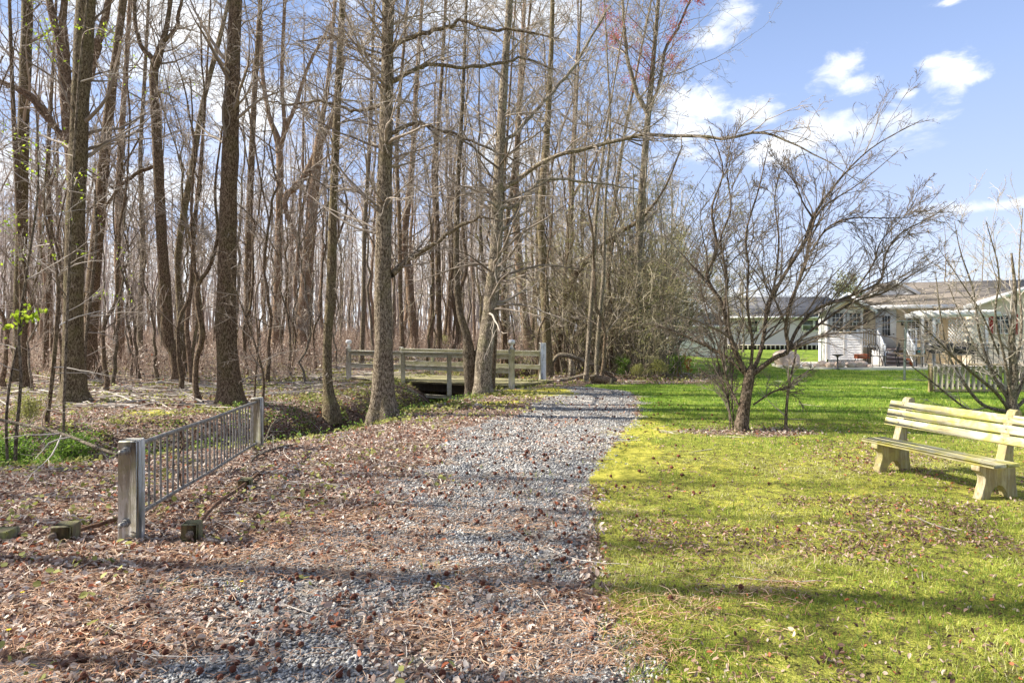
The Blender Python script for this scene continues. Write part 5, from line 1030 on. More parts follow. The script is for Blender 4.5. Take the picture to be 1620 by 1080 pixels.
for (l_, d, pts, s, bm, br_) in (
    ('reddish brown trunk forking into a V behind the thickest mossy trunk', 34, [(436, 565, 18), (438, 480, 15), (441, 380, 13), (442, 240, 12), (425, 180, 8), (414, 100, 7), (412, 0, 6)], 121, 'bark_red', [[(443, 238, 9), (450, 200, 7), (446, 120, 6), (450, 0, 5)], [(447, 220, 6), (470, 160, 6), (490, 100, 5), (525, 35, 4)]]),
    ('stout brown trunk standing in the wood just left of the slim greenish tree', 31, [(479, 572, 26), (482, 480, 22), (490, 380, 20), (497, 300, 19), (504, 230, 17), (508, 200, 10), (520, 120, 8), (530, 0, 6)], 122, 'bark_red', [[(486, 420, 8), (450, 320, 8), (475, 290, 9), (510, 220, 9), (526, 180, 8), (545, 90, 6)], [(440, 340, 6), (462, 300, 7), (500, 262, 7)]]),
    ('red brown tree bending left behind the left half of the footbridge', 33, [(657, 560, 18), (652, 500, 16), (646, 430, 14), (640, 380, 13), (652, 260, 10), (660, 120, 8), (668, 0, 6)], 123, 'bark_red', []),
    ('upright brown tree behind the middle of the footbridge', 30, [(696, 565, 11), (694, 480, 10), (692, 380, 10), (690, 260, 8), (700, 100, 6), (705, 0, 5)], 124, 'bark_brown', []),
    ('brown tree slanting left seen behind the right lamp post of the footbridge', 34, [(838, 560, 19), (830, 500, 16), (820, 400, 14), (816, 300, 12), (822, 150, 9), (830, 0, 7)], 125, 'bark_red', []),
    ('tall brown trunk in the wood between the thickest mossy trunk and the reddish forked tree', 30, [(392, 575, 13), (392, 480, 12), (394, 360, 12), (400, 200, 10), (408, 60, 8), (412, 0, 7)], 126, 'bark_brown', []),
    ('slim dark trunk seen right of the grey flared tree behind the bridge rail', 26, [(638, 575, 9), (634, 480, 8), (632, 360, 8), (628, 220, 7), (640, 60, 5)], 127, 'bark_brown', []),
    ('grey brown trunk rising behind the left railing of the bridge near the lamp post', 27, [(572, 575, 9), (575, 480, 8), (577, 360, 8), (585, 220, 7), (590, 60, 5)], 128, 'bark_grey', []),
    ('brown trunk in the wood right of the brown trunk leaning behind the mossy one', 26, [(192, 582, 14), (190, 500, 12), (186, 400, 11), (190, 250, 10), (200, 100, 8), (206, 0, 7)], 129, 'bark_red', []),
    ('slim grey trunk in the middle of the gap left of the kinked tree', 30, [(222, 575, 9), (222, 480, 9), (226, 380, 8), (222, 250, 7), (230, 100, 6)], 130, 'bark_grey', []),
    ('thin brown pole tree at far left between the edge trunk and the mossy trunk', 24, [(72, 590, 9), (74, 500, 8), (80, 380, 8), (76, 250, 7), (84, 100, 5)], 131, 'bark_brown', []),
    ('pale grey stem standing behind the dark leaning tree', 26, [(905, 585, 8), (906, 500, 8), (903, 400, 7), (908, 250, 6), (915, 100, 4)], 132, 'bark_pale', []),
    ('slender dark trunk left of the trunk beside the bridge end post', 28, [(800, 575, 10), (797, 480, 9), (800, 380, 8), (815, 250, 7), (830, 100, 5)], 133, 'bark_brown', []),
    ('pale trunk forking over the thicket left of the tall pale forked tree', 25, [(968, 592, 10), (966, 520, 9), (962, 420, 8), (975, 300, 7), (990, 200, 5), (1010, 100, 4)], 134, 'bark_pale', [])):
    hero('tall_tree', l_, d, pts, s, barkm=bm, sides=10, flare=.3, branches=br_, rmin=0.007, twigm='twig', extra_spec=[dict(m=28, t0=.25, t1=.85, lf=.16, ang=(35, 75), k=6, up=.05, curl=.15, rf=.3, short=.1), dict(m=5, t0=.1, t1=1, lf=.5, ang=(25, 60), k=4, curl=.2), dict(m=3, t0=.1, t1=1, lf=.5, ang=(25, 60), k=3, curl=.2)])
# ------------------------------------------------------------------ small spreading tree on the lawn
def limb(pts, d, seed, n=34, amp=.5):
    r = np.random.default_rng(seed); a = []
    o = r.uniform(-amp, amp)
    for i, q in enumerate(pts): a.append((q[0], q[1], q[2] * .58, o * i / len(pts) * 2))
    return pxpath(a, d, n)
D = 10.25
TP, TR = pxpath([(1172, 690, 22), (1174, 670, 19), (1178, 640, 17), (1182, 612, 17), (1186, 590, 15), (1190, 578, 8)], D, 16)
limbs = [limb(p, D, 200 + i) for i, p in enumerate([
    [(1184, 596, 16), (1166, 562, 14), (1152, 522, 12), (1143, 482, 11), (1124, 452, 10), (1119, 430, 9), (1134, 392, 8), (1126, 330, 6), (1144, 270, 4), (1122, 200, 2)],
    [(1187, 594, 13), (1202, 560, 11), (1210, 520, 10), (1216, 480, 10), (1250, 420, 9), (1272, 385, 9), (1288, 340, 8), (1330, 282, 5), (1382, 232, 3.5), (1458, 190, 1.5)],
    [(1190, 592, 15), (1225, 566, 13), (1247, 555, 11), (1243, 520, 10), (1250, 480, 9), (1262, 450, 8), (1276, 410, 8), (1282, 370, 7), (1300, 330, 5), (1360, 290, 3), (1420, 240, 1.5)],
    [(1246, 556, 10), (1262, 520, 9), (1290, 490, 8), (1345, 468, 8), (1392, 445, 7), (1400, 405, 5), (1424, 370, 4), (1470, 345, 3), (1512, 318, 1.5)],
    [(1187, 590, 9), (1190, 540, 8), (1182, 480, 7), (1184, 420, 6), (1180, 370, 5), (1200, 300, 4), (1216, 230, 2)],
    [(1247, 552, 8), (1300, 510, 7), (1350, 478, 6), (1400, 462, 5), (1450, 430, 3), (1500, 400, 1.5)],
    [(1182, 596, 7), (1150, 565, 7), (1120, 548, 6), (1090, 535, 5), (1058, 520, 4), (1020, 512, 2)],
    [(1286, 345, 6), (1270, 320, 4), (1258, 290, 3), (1230, 255, 2), (1210, 220, 1.5)],
    [(1145, 490, 7), (1150, 440, 7), (1140, 380, 6), (1156, 330, 5), (1150, 260, 3), (1165, 190, 1.5)],
    [(1282, 400, 6), (1310, 360, 5), (1350, 345, 4), (1400, 345, 3), (1450, 340, 2), (1490, 300, 1)],
    [(1210, 515, 7), (1225, 450, 6), (1232, 380, 5), (1226, 310, 3), (1245, 240, 1.5)],
    [(1300, 512, 5), (1340, 520, 4), (1380, 505, 2.5), (1400, 490, 1)],
    [(1168, 640, 6), (1150, 600, 5), (1140, 560, 4), (1120, 500, 3), (1105, 440, 2), (1098, 400, 1)],
    [(1192, 640, 5), (1222, 620, 5), (1245, 612, 4), (1265, 595, 3), (1290, 580, 1.5)],
    [(1345, 470, 5), (1380, 420, 4), (1395, 380, 3), (1440, 330, 2), (1460, 280, 1)],
    [(1160, 678, 5), (1150, 630, 4), (1140, 590, 3.5), (1128, 540, 3), (1112, 500, 2)], [(1155, 678, 4), (1152, 620, 4), (1146, 560, 3), (1150, 500, 2)], [(1163, 680, 4), (1158, 630, 4), (1162, 560, 3), (1178, 500, 2)]])]
base = (TP[0, 0], TP[0, 1], Hs(TP[0, 0], TP[0, 1])); TP[0, 2] = base[2] - .06
LS = [dict(m=20, t0=.12, t1=.92, lf=.44, ang=(14, 46), k=9, up=.035, curl=.10, rf=.6, short=.62), dict(m=7, t0=.12, t1=.95, lf=.5, ang=(14, 42), k=7, up=.03, curl=.10), dict(m=3, t0=.1, t1=1, lf=.6, ang=(18, 50), k=4, up=.02, curl=.14), dict(m=2, t0=.2, t1=1, lf=.45, ang=(20, 55), k=3, up=.03, curl=.18)]
make_tree('spreading_tree', 'small bare multi limbed tree spreading wide over the lawn right of the path', base, TP, TR, [dict(m=3, t0=.5, t1=.9, lf=.6, ang=(40, 70), k=5, rf=.2)], 210, 'bark_dark', 'twig_dark', 0.0028, 16, .35, limbs, limb_spec=LS, fh=.1, buds=('bud_brown' if False else 'twig_dark', 2400, (.010, .020), .005))
# little sapling beside it, and the bush at the right edge
P, R = pxpath([(1243, 683, 5), (1244, 650, 4.5), (1248, 610, 4), (1256, 575, 3), (1262, 540, 1.5)], 10.15, 14)
SAP = [dict(m=9, t0=.1, t1=1, lf=.6, ang=(15, 45), k=6, up=.06, curl=.1, rf=.7), dict(m=5, t0=.15, t1=1, lf=.45, ang=(20, 50), k=4, up=.04, curl=.15), dict(m=2, t0=.2, t1=1, lf=.4, ang=(20, 50), k=3, curl=.15)]
make_tree('sapling', 'tiny bare sapling just right of the small spreading tree', (P[0, 0], P[0, 1], Hs(P[0, 0], P[0, 1])), P, R, SAP, 211, 'bark_grey', 'twig', 0.0025, 8, .1, cat='sapling')
D = 12.4
TP, TR = pxpath([(1602, 655, 15), (1600, 630, 14), (1604, 590, 12), (1600, 540, 9), (1606, 470, 6), (1600, 400, 3)], D, 20)
limbs = [limb(p, D, 230 + i, 26, .7) for i, p in enumerate([
    [(1598, 650, 9), (1575, 620, 9), (1545, 595, 8), (1510, 565, 6), (1475, 530, 4), (1445, 500, 2)], [(1596, 652, 10), (1555, 640, 9), (1525, 605, 8), (1500, 560, 6), (1488, 500, 4), (1480, 430, 2)],
    [(1600, 640, 8), (1570, 590, 7), (1550, 530, 6), (1540, 460, 5), (1520, 400, 3), (1510, 350, 1.5)], [(1602, 640, 8), (1590, 570, 7), (1575, 500, 5), (1580, 430, 4), (1560, 350, 2)],
    [(1604, 640, 8), (1625, 580, 7), (1640, 500, 5), (1630, 420, 4), (1640, 350, 2)], [(1604, 650, 9), (1650, 600, 8), (1690, 540, 6), (1720, 460, 3)], [(1603, 600, 7), (1616, 520, 6), (1612, 430, 4), (1618, 330, 2)],
    [(1598, 655, 7), (1560, 660, 6), (1520, 640, 5), (1470, 600, 4), (1430, 570, 2)], [(1585, 600, 5), (1550, 560, 4), (1520, 500, 3), (1500, 450, 2)], [(1580, 560, 5), (1555, 500, 4), (1530, 460, 3), (1490, 400, 1.5)]])]
base = (TP[0, 0], TP[0, 1], Hs(TP[0, 0], TP[0, 1])); TP[0, 2] = base[2] - .05
make_tree('bare_shrub', 'large bare many stemmed shrub behind the bench at the right edge', base, TP, TR, LS[:2], 231, 'bark_pale', 'twig_pale', 0.003, 12, .3, limbs, limb_spec=[dict(m=12, t0=.12, t1=1, lf=.45, ang=(15, 50), k=7, up=.06, curl=.13, rf=.6, short=.35), dict(m=5, t0=.15, t1=1, lf=.5, ang=(20, 50), k=5, up=.04, curl=.15), dict(m=3, t0=.15, t1=1, lf=.45, ang=(20, 55), k=3, up=.03, curl=.18)], fh=.1, buds=('twig', 700, (.02, .04), .01), cat='shrub')
# ------------------------------------------------------------------ prototypes copied through the wood
def proto(h, r0, seed, barkm, twigm, lean=.03, rmin=.008, n1=18, low=.3):
    r = np.random.default_rng(seed); k = 26; z = np.linspace(-.15, h, k); wob = np.cumsum(r.normal(0, .13, (k, 2)), 0) * .5 + np.outer(z, r.normal(0, lean, 2)) + .25 * np.sin(z / h * r.uniform(2, 6) + r.uniform(0, 6))[:, None] * r.normal(0, .5, 2)
    wob -= wob[0]; P = np.column_stack([wob, z]); R = r0 * (1 - z / h * .88)
    spec = [dict(m=n1, t0=low, t1=.99, lf=.2, ang=(25, 65), k=7, up=.10, curl=.12, rf=.4, short=.5), dict(m=6, t0=.15, t1=1, lf=.5, ang=(25, 55), k=5, up=.06, curl=.16), dict(m=4, t0=.1, t1=1, lf=.5, ang=(25, 55), k=4, up=.04, curl=.2)]
    lim = []
    if r.random() < .75:         # a fork
        i0 = r.integers(9, 16); q, qr = grow(P[None, i0:i0 + 2], R[None, i0:i0 + 2], 1, r, .3, .6, 3.01, (18, 30), 14, .05, .05, .8, r0 * .2); L = (h - z[i0]) * .8
        q = q[0]; q = q[0] + (q - q[0]) * L / np.linalg.norm(q[-1] - q[0]); lim.append((q, np.linspace(R[i0] * .7, .02, 14)))
    return make_tree('woodland_tree', 'slender bare tree standing in the wood behind the nearest trunks', (0, 0, 0), P, R, spec, seed, barkm, twigm, rmin, 8, .5, lim, group='bare trees in the wood', limb_spec=spec[:3] if False else [dict(m=7, t0=.2, t1=1, lf=.35, ang=(25, 60), k=6, up=.08, curl=.13), spec[1], spec[2]])
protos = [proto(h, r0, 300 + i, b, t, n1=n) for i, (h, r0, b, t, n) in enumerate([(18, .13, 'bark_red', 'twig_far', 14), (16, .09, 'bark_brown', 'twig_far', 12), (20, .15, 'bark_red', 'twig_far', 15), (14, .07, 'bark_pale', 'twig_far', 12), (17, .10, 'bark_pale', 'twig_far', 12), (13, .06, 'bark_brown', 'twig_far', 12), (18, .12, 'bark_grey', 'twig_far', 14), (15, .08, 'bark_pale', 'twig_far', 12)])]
poles = [proto(h, r0, 330 + i, b, 'twig', rmin=.006, n1=n, low=.15) for i, (h, r0, b, n) in enumerate([(8, .045, 'bark_grey', 12), (10, .055, 'bark_brown', 12), (6.5, .035, 'bark_pale', 12), (9, .05, 'bark_green', 12)])]
for p_ in poles: p_.name = 'young_tree'; p_['label'] = 'thin bare young tree in the undergrowth of the wood'; p_['group'] = 'thin young trees in the wood'; p_['category'] = 'young tree'
wr = np.random.default_rng(9); used = set()
def put(protos_, i, x, y, lab=None, grp=None, smin=.85, smax=1.15):
    p_ = protos_[i]; z = Hs(x, y); a = wr.uniform(0, 6.28); s = wr.uniform(smin, smax)
    if p_.name not in used: used.add(p_.name); p_.location = (x, y, z); p_.rotation_euler = (0, 0, a); p_.scale = (s, s, s); t_ = p_
    else: t_ = dup(p_, (x, y, z), a, s)
    if lab: t_['label'] = lab
    if grp: t_['group'] = grp
    return t_
spots = []
def far_enough(x, y, dmin): return all((x - a) ** 2 + (y - b) ** 2 > dmin ** 2 for a, b in spots)
def sample_wood(n, y0, y1, dmin, px0=-60, px1=905, pw=1.0):
    out = []; tries = 0
    while len(out) < n and tries < 20000:
        tries += 1; y = y0 * (y1 / y0) ** (wr.random() ** pw); x = (wr.uniform(px0, px1) - 810) / FPX * y
        if np.min(np.hypot(np.array([q[0] for q in DITCH]) - x, np.array([q[1] for q in DITCH]) - y)) < 1.3 or abs((x + 2.1) * .52 + (y - 20.3) * .854) < 2 and x > -7: continue
        if far_enough(x, y, dmin): spots.append((x, y)); out.append((x, y))
    return out
for j, (x, y) in enumerate(sample_wood(132, 28, 78, 1.3, -60, 930, .8)): put(protos, j % 8, x, y)
for j, (x, y) in enumerate(sample_wood(90, 16, 48, .8, -60, 1040)):
    put(poles, j % 4, x, y)
# open-grown trees at the right edge of the wood, catching the sun
edge_p = []
for i, (h, r0, tm) in enumerate([(8.5, .07, 'twig_olive'), (10, .09, 'twig_tan'), (7, .06, 'twig_tan')]):
    r = np.random.default_rng(360 + i); z = np.linspace(-.1, h, 20); P = np.column_stack([.06 * np.cumsum(r.normal(0, 1, (20, 2)), 0) * .8, z]); P[:, :2] -= P[0, :2]; R = r0 * (1 - z / h * .85)
    edge_p.append(make_tree('edge_tree', 'bare twiggy tree at the sunny right edge of the wood', (0, 0, 0), P, R, [dict(m=26, t0=.12, t1=.98, lf=.42, ang=(25, 70), k=8, up=.05, curl=.16, rf=.5), dict(m=7, t0=.12, t1=1, lf=.5, ang=(20, 60), k=6, up=.02, curl=.2), dict(m=5, t0=.1, t1=1, lf=.5, ang=(20, 60), k=4, curl=.2), dict(m=2, t0=.1, t1=1, lf=.5, ang=(20, 60), k=3, curl=.2)], 360 + i, 'bark_pale', tm, .006, 8, .3, group='twiggy trees at the edge of the wood', buds=('bud_red' if i else 'leaf_olive', 500, (.03, .05), .06)))
for j, (px, d) in enumerate([(1040, 26), (1062, 36), (1128, 42), (1150, 46), (985, 27), (950, 29), (1015, 33), (1175, 50), (1100, 47), (1030, 45), (920, 26)]):
    x = (px - 810) / FPX * d; spots.append((x, d)); put(edge_p, j % 3, x, d, smin=.8 if j < 9 else .95, smax=1.1)
# thicket of arching shrubs
th_p = []
for i, (tm, lf, nl) in enumerate([('twig_tan', None, 0), ('twig_olive', 'leaf_olive', 1100), ('twig_tan', 'leaf_olive', 250), ('twig_olive', 'leaf_olive', 800)]):
    r = np.random.default_rng(400 + i); t_ = thing('thicket_shrub', 'tangled arching shrub in the thicket right of the footbridge', 'shrub', (0, 0, 0), group='shrubs tangled in the thicket'); n = 18
    s0 = np.zeros((1, 2, 3)); s0[0, 1, 2] = .3; s0[0, 0, 2] = -.1
    P, R = grow(s0, np.full((1, 2), .03), n, r, 0, .5, 9.5, (6, 42), 14, -.012, .07, 1, .009); P = P - P[:, :1] + np.column_stack([r.normal(0, .3, (n, 2)), np.full(n, -.1)])[:, None]; R = R * 1.15
    g_ = Geo(); g_.tube(P, R, 5, r.random(n)); g_.build('stems', M['bark_pale'], t_, smooth=True)
    g_ = Geo(); P2, R2 = grow(P, R, 7, r, .2, 1, .34, (25, 75), 7, -.01, .16, .6, .0065); g_.tube(P2, R2, 4, r.random(len(P2))); P3, R3 = grow(P2, R2, 5, r, .1, 1, .5, (25, 70), 5, 0, .2, .6, .0055); g_.tube(P3, R3, 3, r.random(len(P3)))
    P4, R4 = grow(P3, R3, 1, r, .1, 1, .5, (25, 70), 3, 0, .2, .6, .004); g_.tube(P4, R4, 3, r.random(len(P4))); g_.build('twigs', M[tm], t_)
    if lf: g_ = Geo(); dust(g_, P3, nl * 2, (.04, .075), r, .05); g_.build('leaves', M[lf], t_)['kind'] = 'stuff'
    th_p.append(t_)
for j, (px, d, s) in enumerate([(900, 23, .75), (925, 24.5, .8), (955, 23.4, .85), (985, 24, .95), (1015, 23, .9), (1045, 24, .9), (1055, 25.5, .7), (965, 27, 1.0), (1000, 28, 1.0), (1035, 29, .95), (935, 28, .9), (880, 27, .7), (1055, 21.8, .55), (1020, 21.4, .5), (1035, 26, 1.0), (1000, 25.5, 1.0)]):
    i = j % 4; x = (px - 810) / FPX * d
    if j < 4: t_ = th_p[i]; t_.location = (x, d, Hs(x, d)); t_.scale = (s,) * 3
    else: t_ = dup(th_p[i], (x, d, Hs(x, d)), wr.uniform(0, 6.28), s)
# low leafy understory bushes
lp = []
for i, (lm, n) in enumerate([('leaf_green', 3000), ('leaf_olive', 2200)]):
    r = np.random.default_rng(430 + i); t_ = thing('leafy_bush', 'low leafy green bush', 'bush', (0, 0, 0)); s0 = np.zeros((1, 2, 3)); s0[0, 1, 2] = .15
    P, R = grow(s0, np.full((1, 2), .012), 16, r, 0, .9, 3.0 * 0.33, (15, 60), 7, .02, .12, 1, .005); k_ = 1.0 / 0.15 * .16; P = P * np.array([1, 1, 1]); P = P / max(.01, P[..., 2].max()) * .75
    P2, R2 = grow(P, R, 7, r, .2, 1, .45, (25, 65), 5, .02, .16, .6, .003); g_ = Geo(); g_.tube(P, R, 5, .5); g_.tube(P2, R2, 3, r.random(len(P2))); g_.build('stems', M['twig'], t_)
    g_ = Geo(); dust(g_, np.concatenate([P2[:, :5]]), n, (.022, .042), r, .06); g_.build('leaves', M[lm], t_)['kind'] = 'stuff'; lp.append(t_)
bl = [(62, 9.2, 1.0, 0, 'bright green leafy bush at the left below the flared mossy trunk'), (110, 9.0, 1.15, 0, 'green leafy bush left of the near white fence post, largest of the patch'), (20, 9.6, 1.2, 0, 'green leafy bush at the left edge of the picture'), (140, 9.8, .8, 0, 'small green leafy bush nearest to the railing'), (45, 10.8, .8, 1, 'olive green bush behind the bright green bushes on the left'),
      (1040, 21, .9, 1, 'olive leafy bush at the foot of the thicket left of the shed'), (1070, 21.8, 1.0, 0, 'leafy bush at the right foot of the thicket'), (1010, 20.8, .7, 1, 'low olive bush behind the split logs'), (985, 21.5, .9, 0, 'green bush between the logs and the thicket'), (700, 17.2, .35, 0, 'small green sprout under the edge of the footbridge'), (650, 14.6, .3, 0, 'small green sprout on the ditch bank right of the grey flared tree'),
      (1110, 42, 1.6, 1, 'olive bush beside the white shed'), (470, 32, 1.2, 1, 'yellowish bush far in the wood behind the stout trunk'), (700, 36, 1.3, 1, 'yellow green bush far behind the middle of the footbridge')]
for j, (px, d, s, i, l_) in enumerate(bl):
    x = (px - 810) / FPX * d
    if i not in used: used.add(i); t_ = lp[i]; t_.location = (x, d, Hs(x, d)); t_.scale = (s,) * 3; t_['label'] = l_
    else: t_ = dup(lp[i], (x, d, Hs(x, d)), wr.uniform(0, 6.28), s, l_)
# rust coloured young plants at the corner of the lawn
for j, (px, d, h) in enumerate(((1083, 22.4, .75), (1072, 22.0, .45), (1090, 22.9, .55))):
    x = (px - 810) / FPX * d; r = np.random.default_rng(450 + j); z = np.linspace(-.03, h, 10); P = np.column_stack([.02 * np.cumsum(r.normal(0, 1, (10, 2)), 0), z]); b_ = (x, d, Hs(x, d))
    t_ = thing('rust_plant', ['tallest orange leaved young plant at the left corner of the lawn', 'lowest orange leaved young plant at the left corner of the lawn', 'orange leaved young plant nearest to the shed'][j], 'plant', b_)
    g_ = Geo(); g_.tube(P, np.linspace(.01, .004, 10), 5); g_.build('stem', M['twig'], t_); P2, R2 = grow(P[None], np.full((1, 10), .008), 14, r, .2, 1, .4, (25, 60), 5, .03, .1, .6, .003); g_ = Geo(); dust(g_, P2, 160, (.04, .07), r, .025); g_.build('leaves', M['leaf_rust'], t_)['kind'] = 'stuff'
# far trees behind the houses
for j, (px, d, h) in enumerate(((1500, 62, 1.0), (1452, 66, .82), (1548, 60, .80), (1600, 64, .95), (1640, 58, .9), (1470, 90, .9))):
    x = (px - 810) / FPX * d; t_ = dup(protos[j % 8], (x, d, 0), j * 1.3, (.75 * h, .75 * h, .68 * h), 'bare tree rising behind the roof of the tan house', 'bare trees behind the tan house')
P = np.zeros((1, 8, 3)); P[0, :, 2] = np.linspace(0, 6.8, 8); r = np.random.default_rng(470); b_ = ((1342 - 810) / FPX * 72, 72, 0)
t_ = thing('leafy_tree', 'round crowned olive green tree behind the roof of the sunroom', 'tree', b_); g_ = Geo(); g_.tube(P, np.linspace(.22, .06, 8), 8); P1, R1 = grow(P, np.linspace(.22, .06, 8)[None], 26, r, .3, 1, .42, (25, 80), 7, .06, .12, .5, .03, short=.3); g_.tube(P1, R1, 5); g_.build('trunk', M['bark_brown'], t_)
P2, R2 = grow(P1, R1, 7, r, .2, 1, .45, (25, 65), 5, .03, .15, .5, .02); g_ = Geo(); dust(g_, P2, 4200, (.14, .26), r, .30); g_.tube(P2, R2, 3, .5); g_.build('crown', M['leaf_dull'], t_)
# ------------------------------------------------------------------ far wood: one mass
fr = np.random.default_rng(480); n = 1150; y = fr.uniform(58, 150, n); x = (fr.uniform(-90, 1085, n) - 810) / FPX * y; h = fr.uniform(11, 19, n); z = H(x, y); k = 7
P = np.zeros((n, k, 3)); P[..., 2] = z[:, None] + np.linspace(0, 1, k)[None] * h[:, None]; P[..., 0] = x[:, None] + np.cumsum(fr.normal(0, .26, (n, k)), 1); P[..., 1] = y[:, None]
r0 = fr.uniform(.05, .15, n); R = r0[:, None] * np.linspace(1, .2, k)[None]; g_ = Geo(); g_.tube(P, R, 4, np.clip(fr.normal(.25, .25, n), 0, 1))
P1, R1 = grow(P, R, 11, fr, .25, 1, .22, (20, 60), 4, .10, .12, .5, .022); g_.tube(P1, R1, 3, np.clip(fr.normal(.5, .25, len(P1)), 0, 1)); P2, R2 = grow(P1, R1, 4, fr, .15, 1, .5, (20, 60), 3, .06, .15, .6, .02); g_.tube(P2, R2, 3, np.clip(fr.normal(.6, .25, len(P2)), 0, 1))
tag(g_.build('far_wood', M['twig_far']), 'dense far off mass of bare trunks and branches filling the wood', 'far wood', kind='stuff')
# undergrowth stems through the wood
n = 15000; y = 20 * (100 / 20) ** fr.random(n); x = (fr.uniform(-60, 1080, n) - 810) / FPX * y; kp = (fbm(x, y, .35, 99, 3) > .46 - .1 * (y > 45)) & ((y > 27) | (x < -7)) & (x < .27 * y - .5); x, y = x[kp], y[kp]; n = len(x)
h = fr.uniform(.3, 1.2, n) * (1 + (y > 45) * .5); k = 4; P = np.zeros((n, k, 3)); s = np.linspace(0, 1, k)[None]; P[..., 0] = x[:, None] + fr.normal(0, .28, (n, 1)) * s * h[:, None] + fr.normal(0, .03, (n, k)); P[..., 1] = y[:, None] + fr.normal(0, .28, (n, 1)) * s * h[:, None]; P[..., 2] = H(x, y)[:, None] + s * h[:, None]
g_ = Geo(); g_.tube(P, np.broadcast_to((.003 + .00022 * y)[:, None], (n, k)) * np.linspace(1.2, .6, k), 3, fr.random(n))
P1, R1 = grow(P, np.broadcast_to((.003 + .00018 * y)[:, None], (n, k)), 2, fr, .2, 1, .6, (25, 65), 3, .04, .15, .8, .005); g_.tube(P1, R1, 3, fr.random(len(P1)))
M['brush'] = twigmat('brush', (0.24, 0.17, 0.125), (0.56, 0.44, 0.35))
tag(g_.build('undergrowth', M['brush']), 'reddish brown tangle of low stems on the floor of the wood', 'undergrowth', kind='stuff')
g_ = Geo(); P = P[:, :]; dust(g_, P, 22000, (.05, .11), fr, .15); tag(g_.build('clinging_leaves', M['litter']), 'dry brown leaves clinging to the low undergrowth of the wood', 'dry leaves', kind='stuff')
# ------------------------------------------------------------------ saplings, fallen wood and small things near by
def sapling(label, d, pts, seed, twigm='twig_pale', barkm='bark_grey', spec=None, name='sapling', **kw):
    P, R = pxpath(pts, d, 26); b_ = (P[0, 0], P[0, 1], Hs(P[0, 0], P[0, 1])); P[0, 2] = b_[2] - .05
    return make_tree(name, label, b_, P, R, spec or [dict(m=13, t0=.2, t1=1, lf=.30, ang=(45, 85), k=8, up=-.02, curl=.10, rf=.6, short=.3), dict(m=5, t0=.15, t1=1, lf=.4, ang=(25, 55), k=5, curl=.12), dict(m=2, t0=.2, t1=1, lf=.4, ang=(25, 55), k=3, curl=.15)], seed, barkm, twigm, .0022, 9, .15, cat='sapling', **kw)
sapling('thin bare sapling with long pale drooping twigs at the left edge', 8.0, [(24, 742, 5), (26, 690, 5), (33, 600, 4.5), (30, 520, 4), (44, 420, 3.5), (60, 300, 3), (58, 180, 2)], 500, buds=('leaf_lime', 130, (.03, .05), .06))
sapling('thin bare sapling left of the flared mossy trunk with arching twigs', 11.2, [(73, 668, 7), (80, 620, 6), (88, 540, 6), (92, 450, 5), (84, 400, 4.5), (70, 330, 3.5), (75, 240, 2)], 501, 'twig_pale', 'bark_brown')
sapling('slim pale stem leaning against the trunk behind the mossy tree', 15.5, [(136, 612, 5), (134, 560, 5), (142, 480, 5), (152, 380, 4), (150, 300, 3)], 502)
sapling('thin bare sapling behind the far white post of the railing', 12.6, [(415, 640, 5), (417, 600, 4), (408, 560, 3.5), (388, 500, 3), (370, 450, 2), (360, 400, 1.2)], 503, 'twig', 'bark_brown')
sapling('fine twig like sapling standing between the thick mossy trunk and the far white post', 13.2, [(402, 640, 3), (404, 600, 3), (408, 540, 2.5), (404, 470, 2), (420, 420, 1)], 504, 'twig', 'bark_brown')
sapling('thin sapling with yellow green leaves hanging in the top left corner', 9.0, [(100, 672, 4), (104, 560, 4), (110, 400, 4), (118, 230, 4), (128, 90, 3.5), (140, -10, 3), (150, -120, 2)], 505, 'twig', 'bark_grey', buds=('leaf_lime', 420, (.025, .05), .05))
# leafy sprig at the left
P, R = pxpath([(4, 560, 3), (14, 535, 2.5), (28, 520, 2), (44, 512, 1.5)], 8.0, 8); r = np.random.default_rng(510); b_ = (P[0, 0], P[0, 1], Hs(P[0, 0], P[0, 1]))
P, R = pxpath([(12, 735, 4), (10, 660, 4), (18, 590, 3.5), (28, 545, 3), (36, 510, 2), (46, 490, 1)], 8.0, 20)
t_ = thing('green_sapling', 'small sapling bearing a tuft of fresh lime green leaves at the left edge', 'sapling', b_); g_ = Geo(); g_.tube(P - np.array(b_), R, 6); g_.build('stem', M['bark_grey'], t_)
P2, R2 = grow((P - np.array(b_))[None], R[None], 12, r, .72, 1, .12, (40, 85), 5, .05, .1, .6, .0025, short=.1); g_ = Geo(); dust(g_, P2, 110, (.05, .085), r, .02); g_.build('leaves', M['leaf_lime'], t_)['kind'] = 'stuff'
def fallen(label, pts, d, seed, w=None, m='bark_pale', name='fallen_branch', br_=5, cat='fallen branch', follow=True):
    P, R = pxpath(pts, d, 24)
    b_ = P[0].copy(); b_[2] = Hs(b_[0], b_[1]); r = np.random.default_rng(seed); t_ = thing(name, label, cat, b_)
    zz = H(P[:, 0], P[:, 1]); P[:, 2] = np.maximum(P[:, 2], zz + R * .8); P[0, 2] = zz[0]
    g_ = Geo(); g_.tube((P - b_)[None], R[None], 8, .5); g_.build('branch', M[m], t_, smooth=True)
    if br_: P2, R2 = grow((P - b_)[None], R[None], br_, r, .2, 1, .3, (30, 70), 6, .03, .15, .6, .003); P3, R3 = grow(P2, R2, 3, r, .2, 1, .4, (30, 60), 4, 0, .15, .6, .0025); g_ = Geo(); g_.tube(P2, R2, 5, r.random(len(P2))); g_.tube(P3, R3, 3, r.random(len(P3))); g_.build('twigs', M['twig_pale'], t_)
    return t_
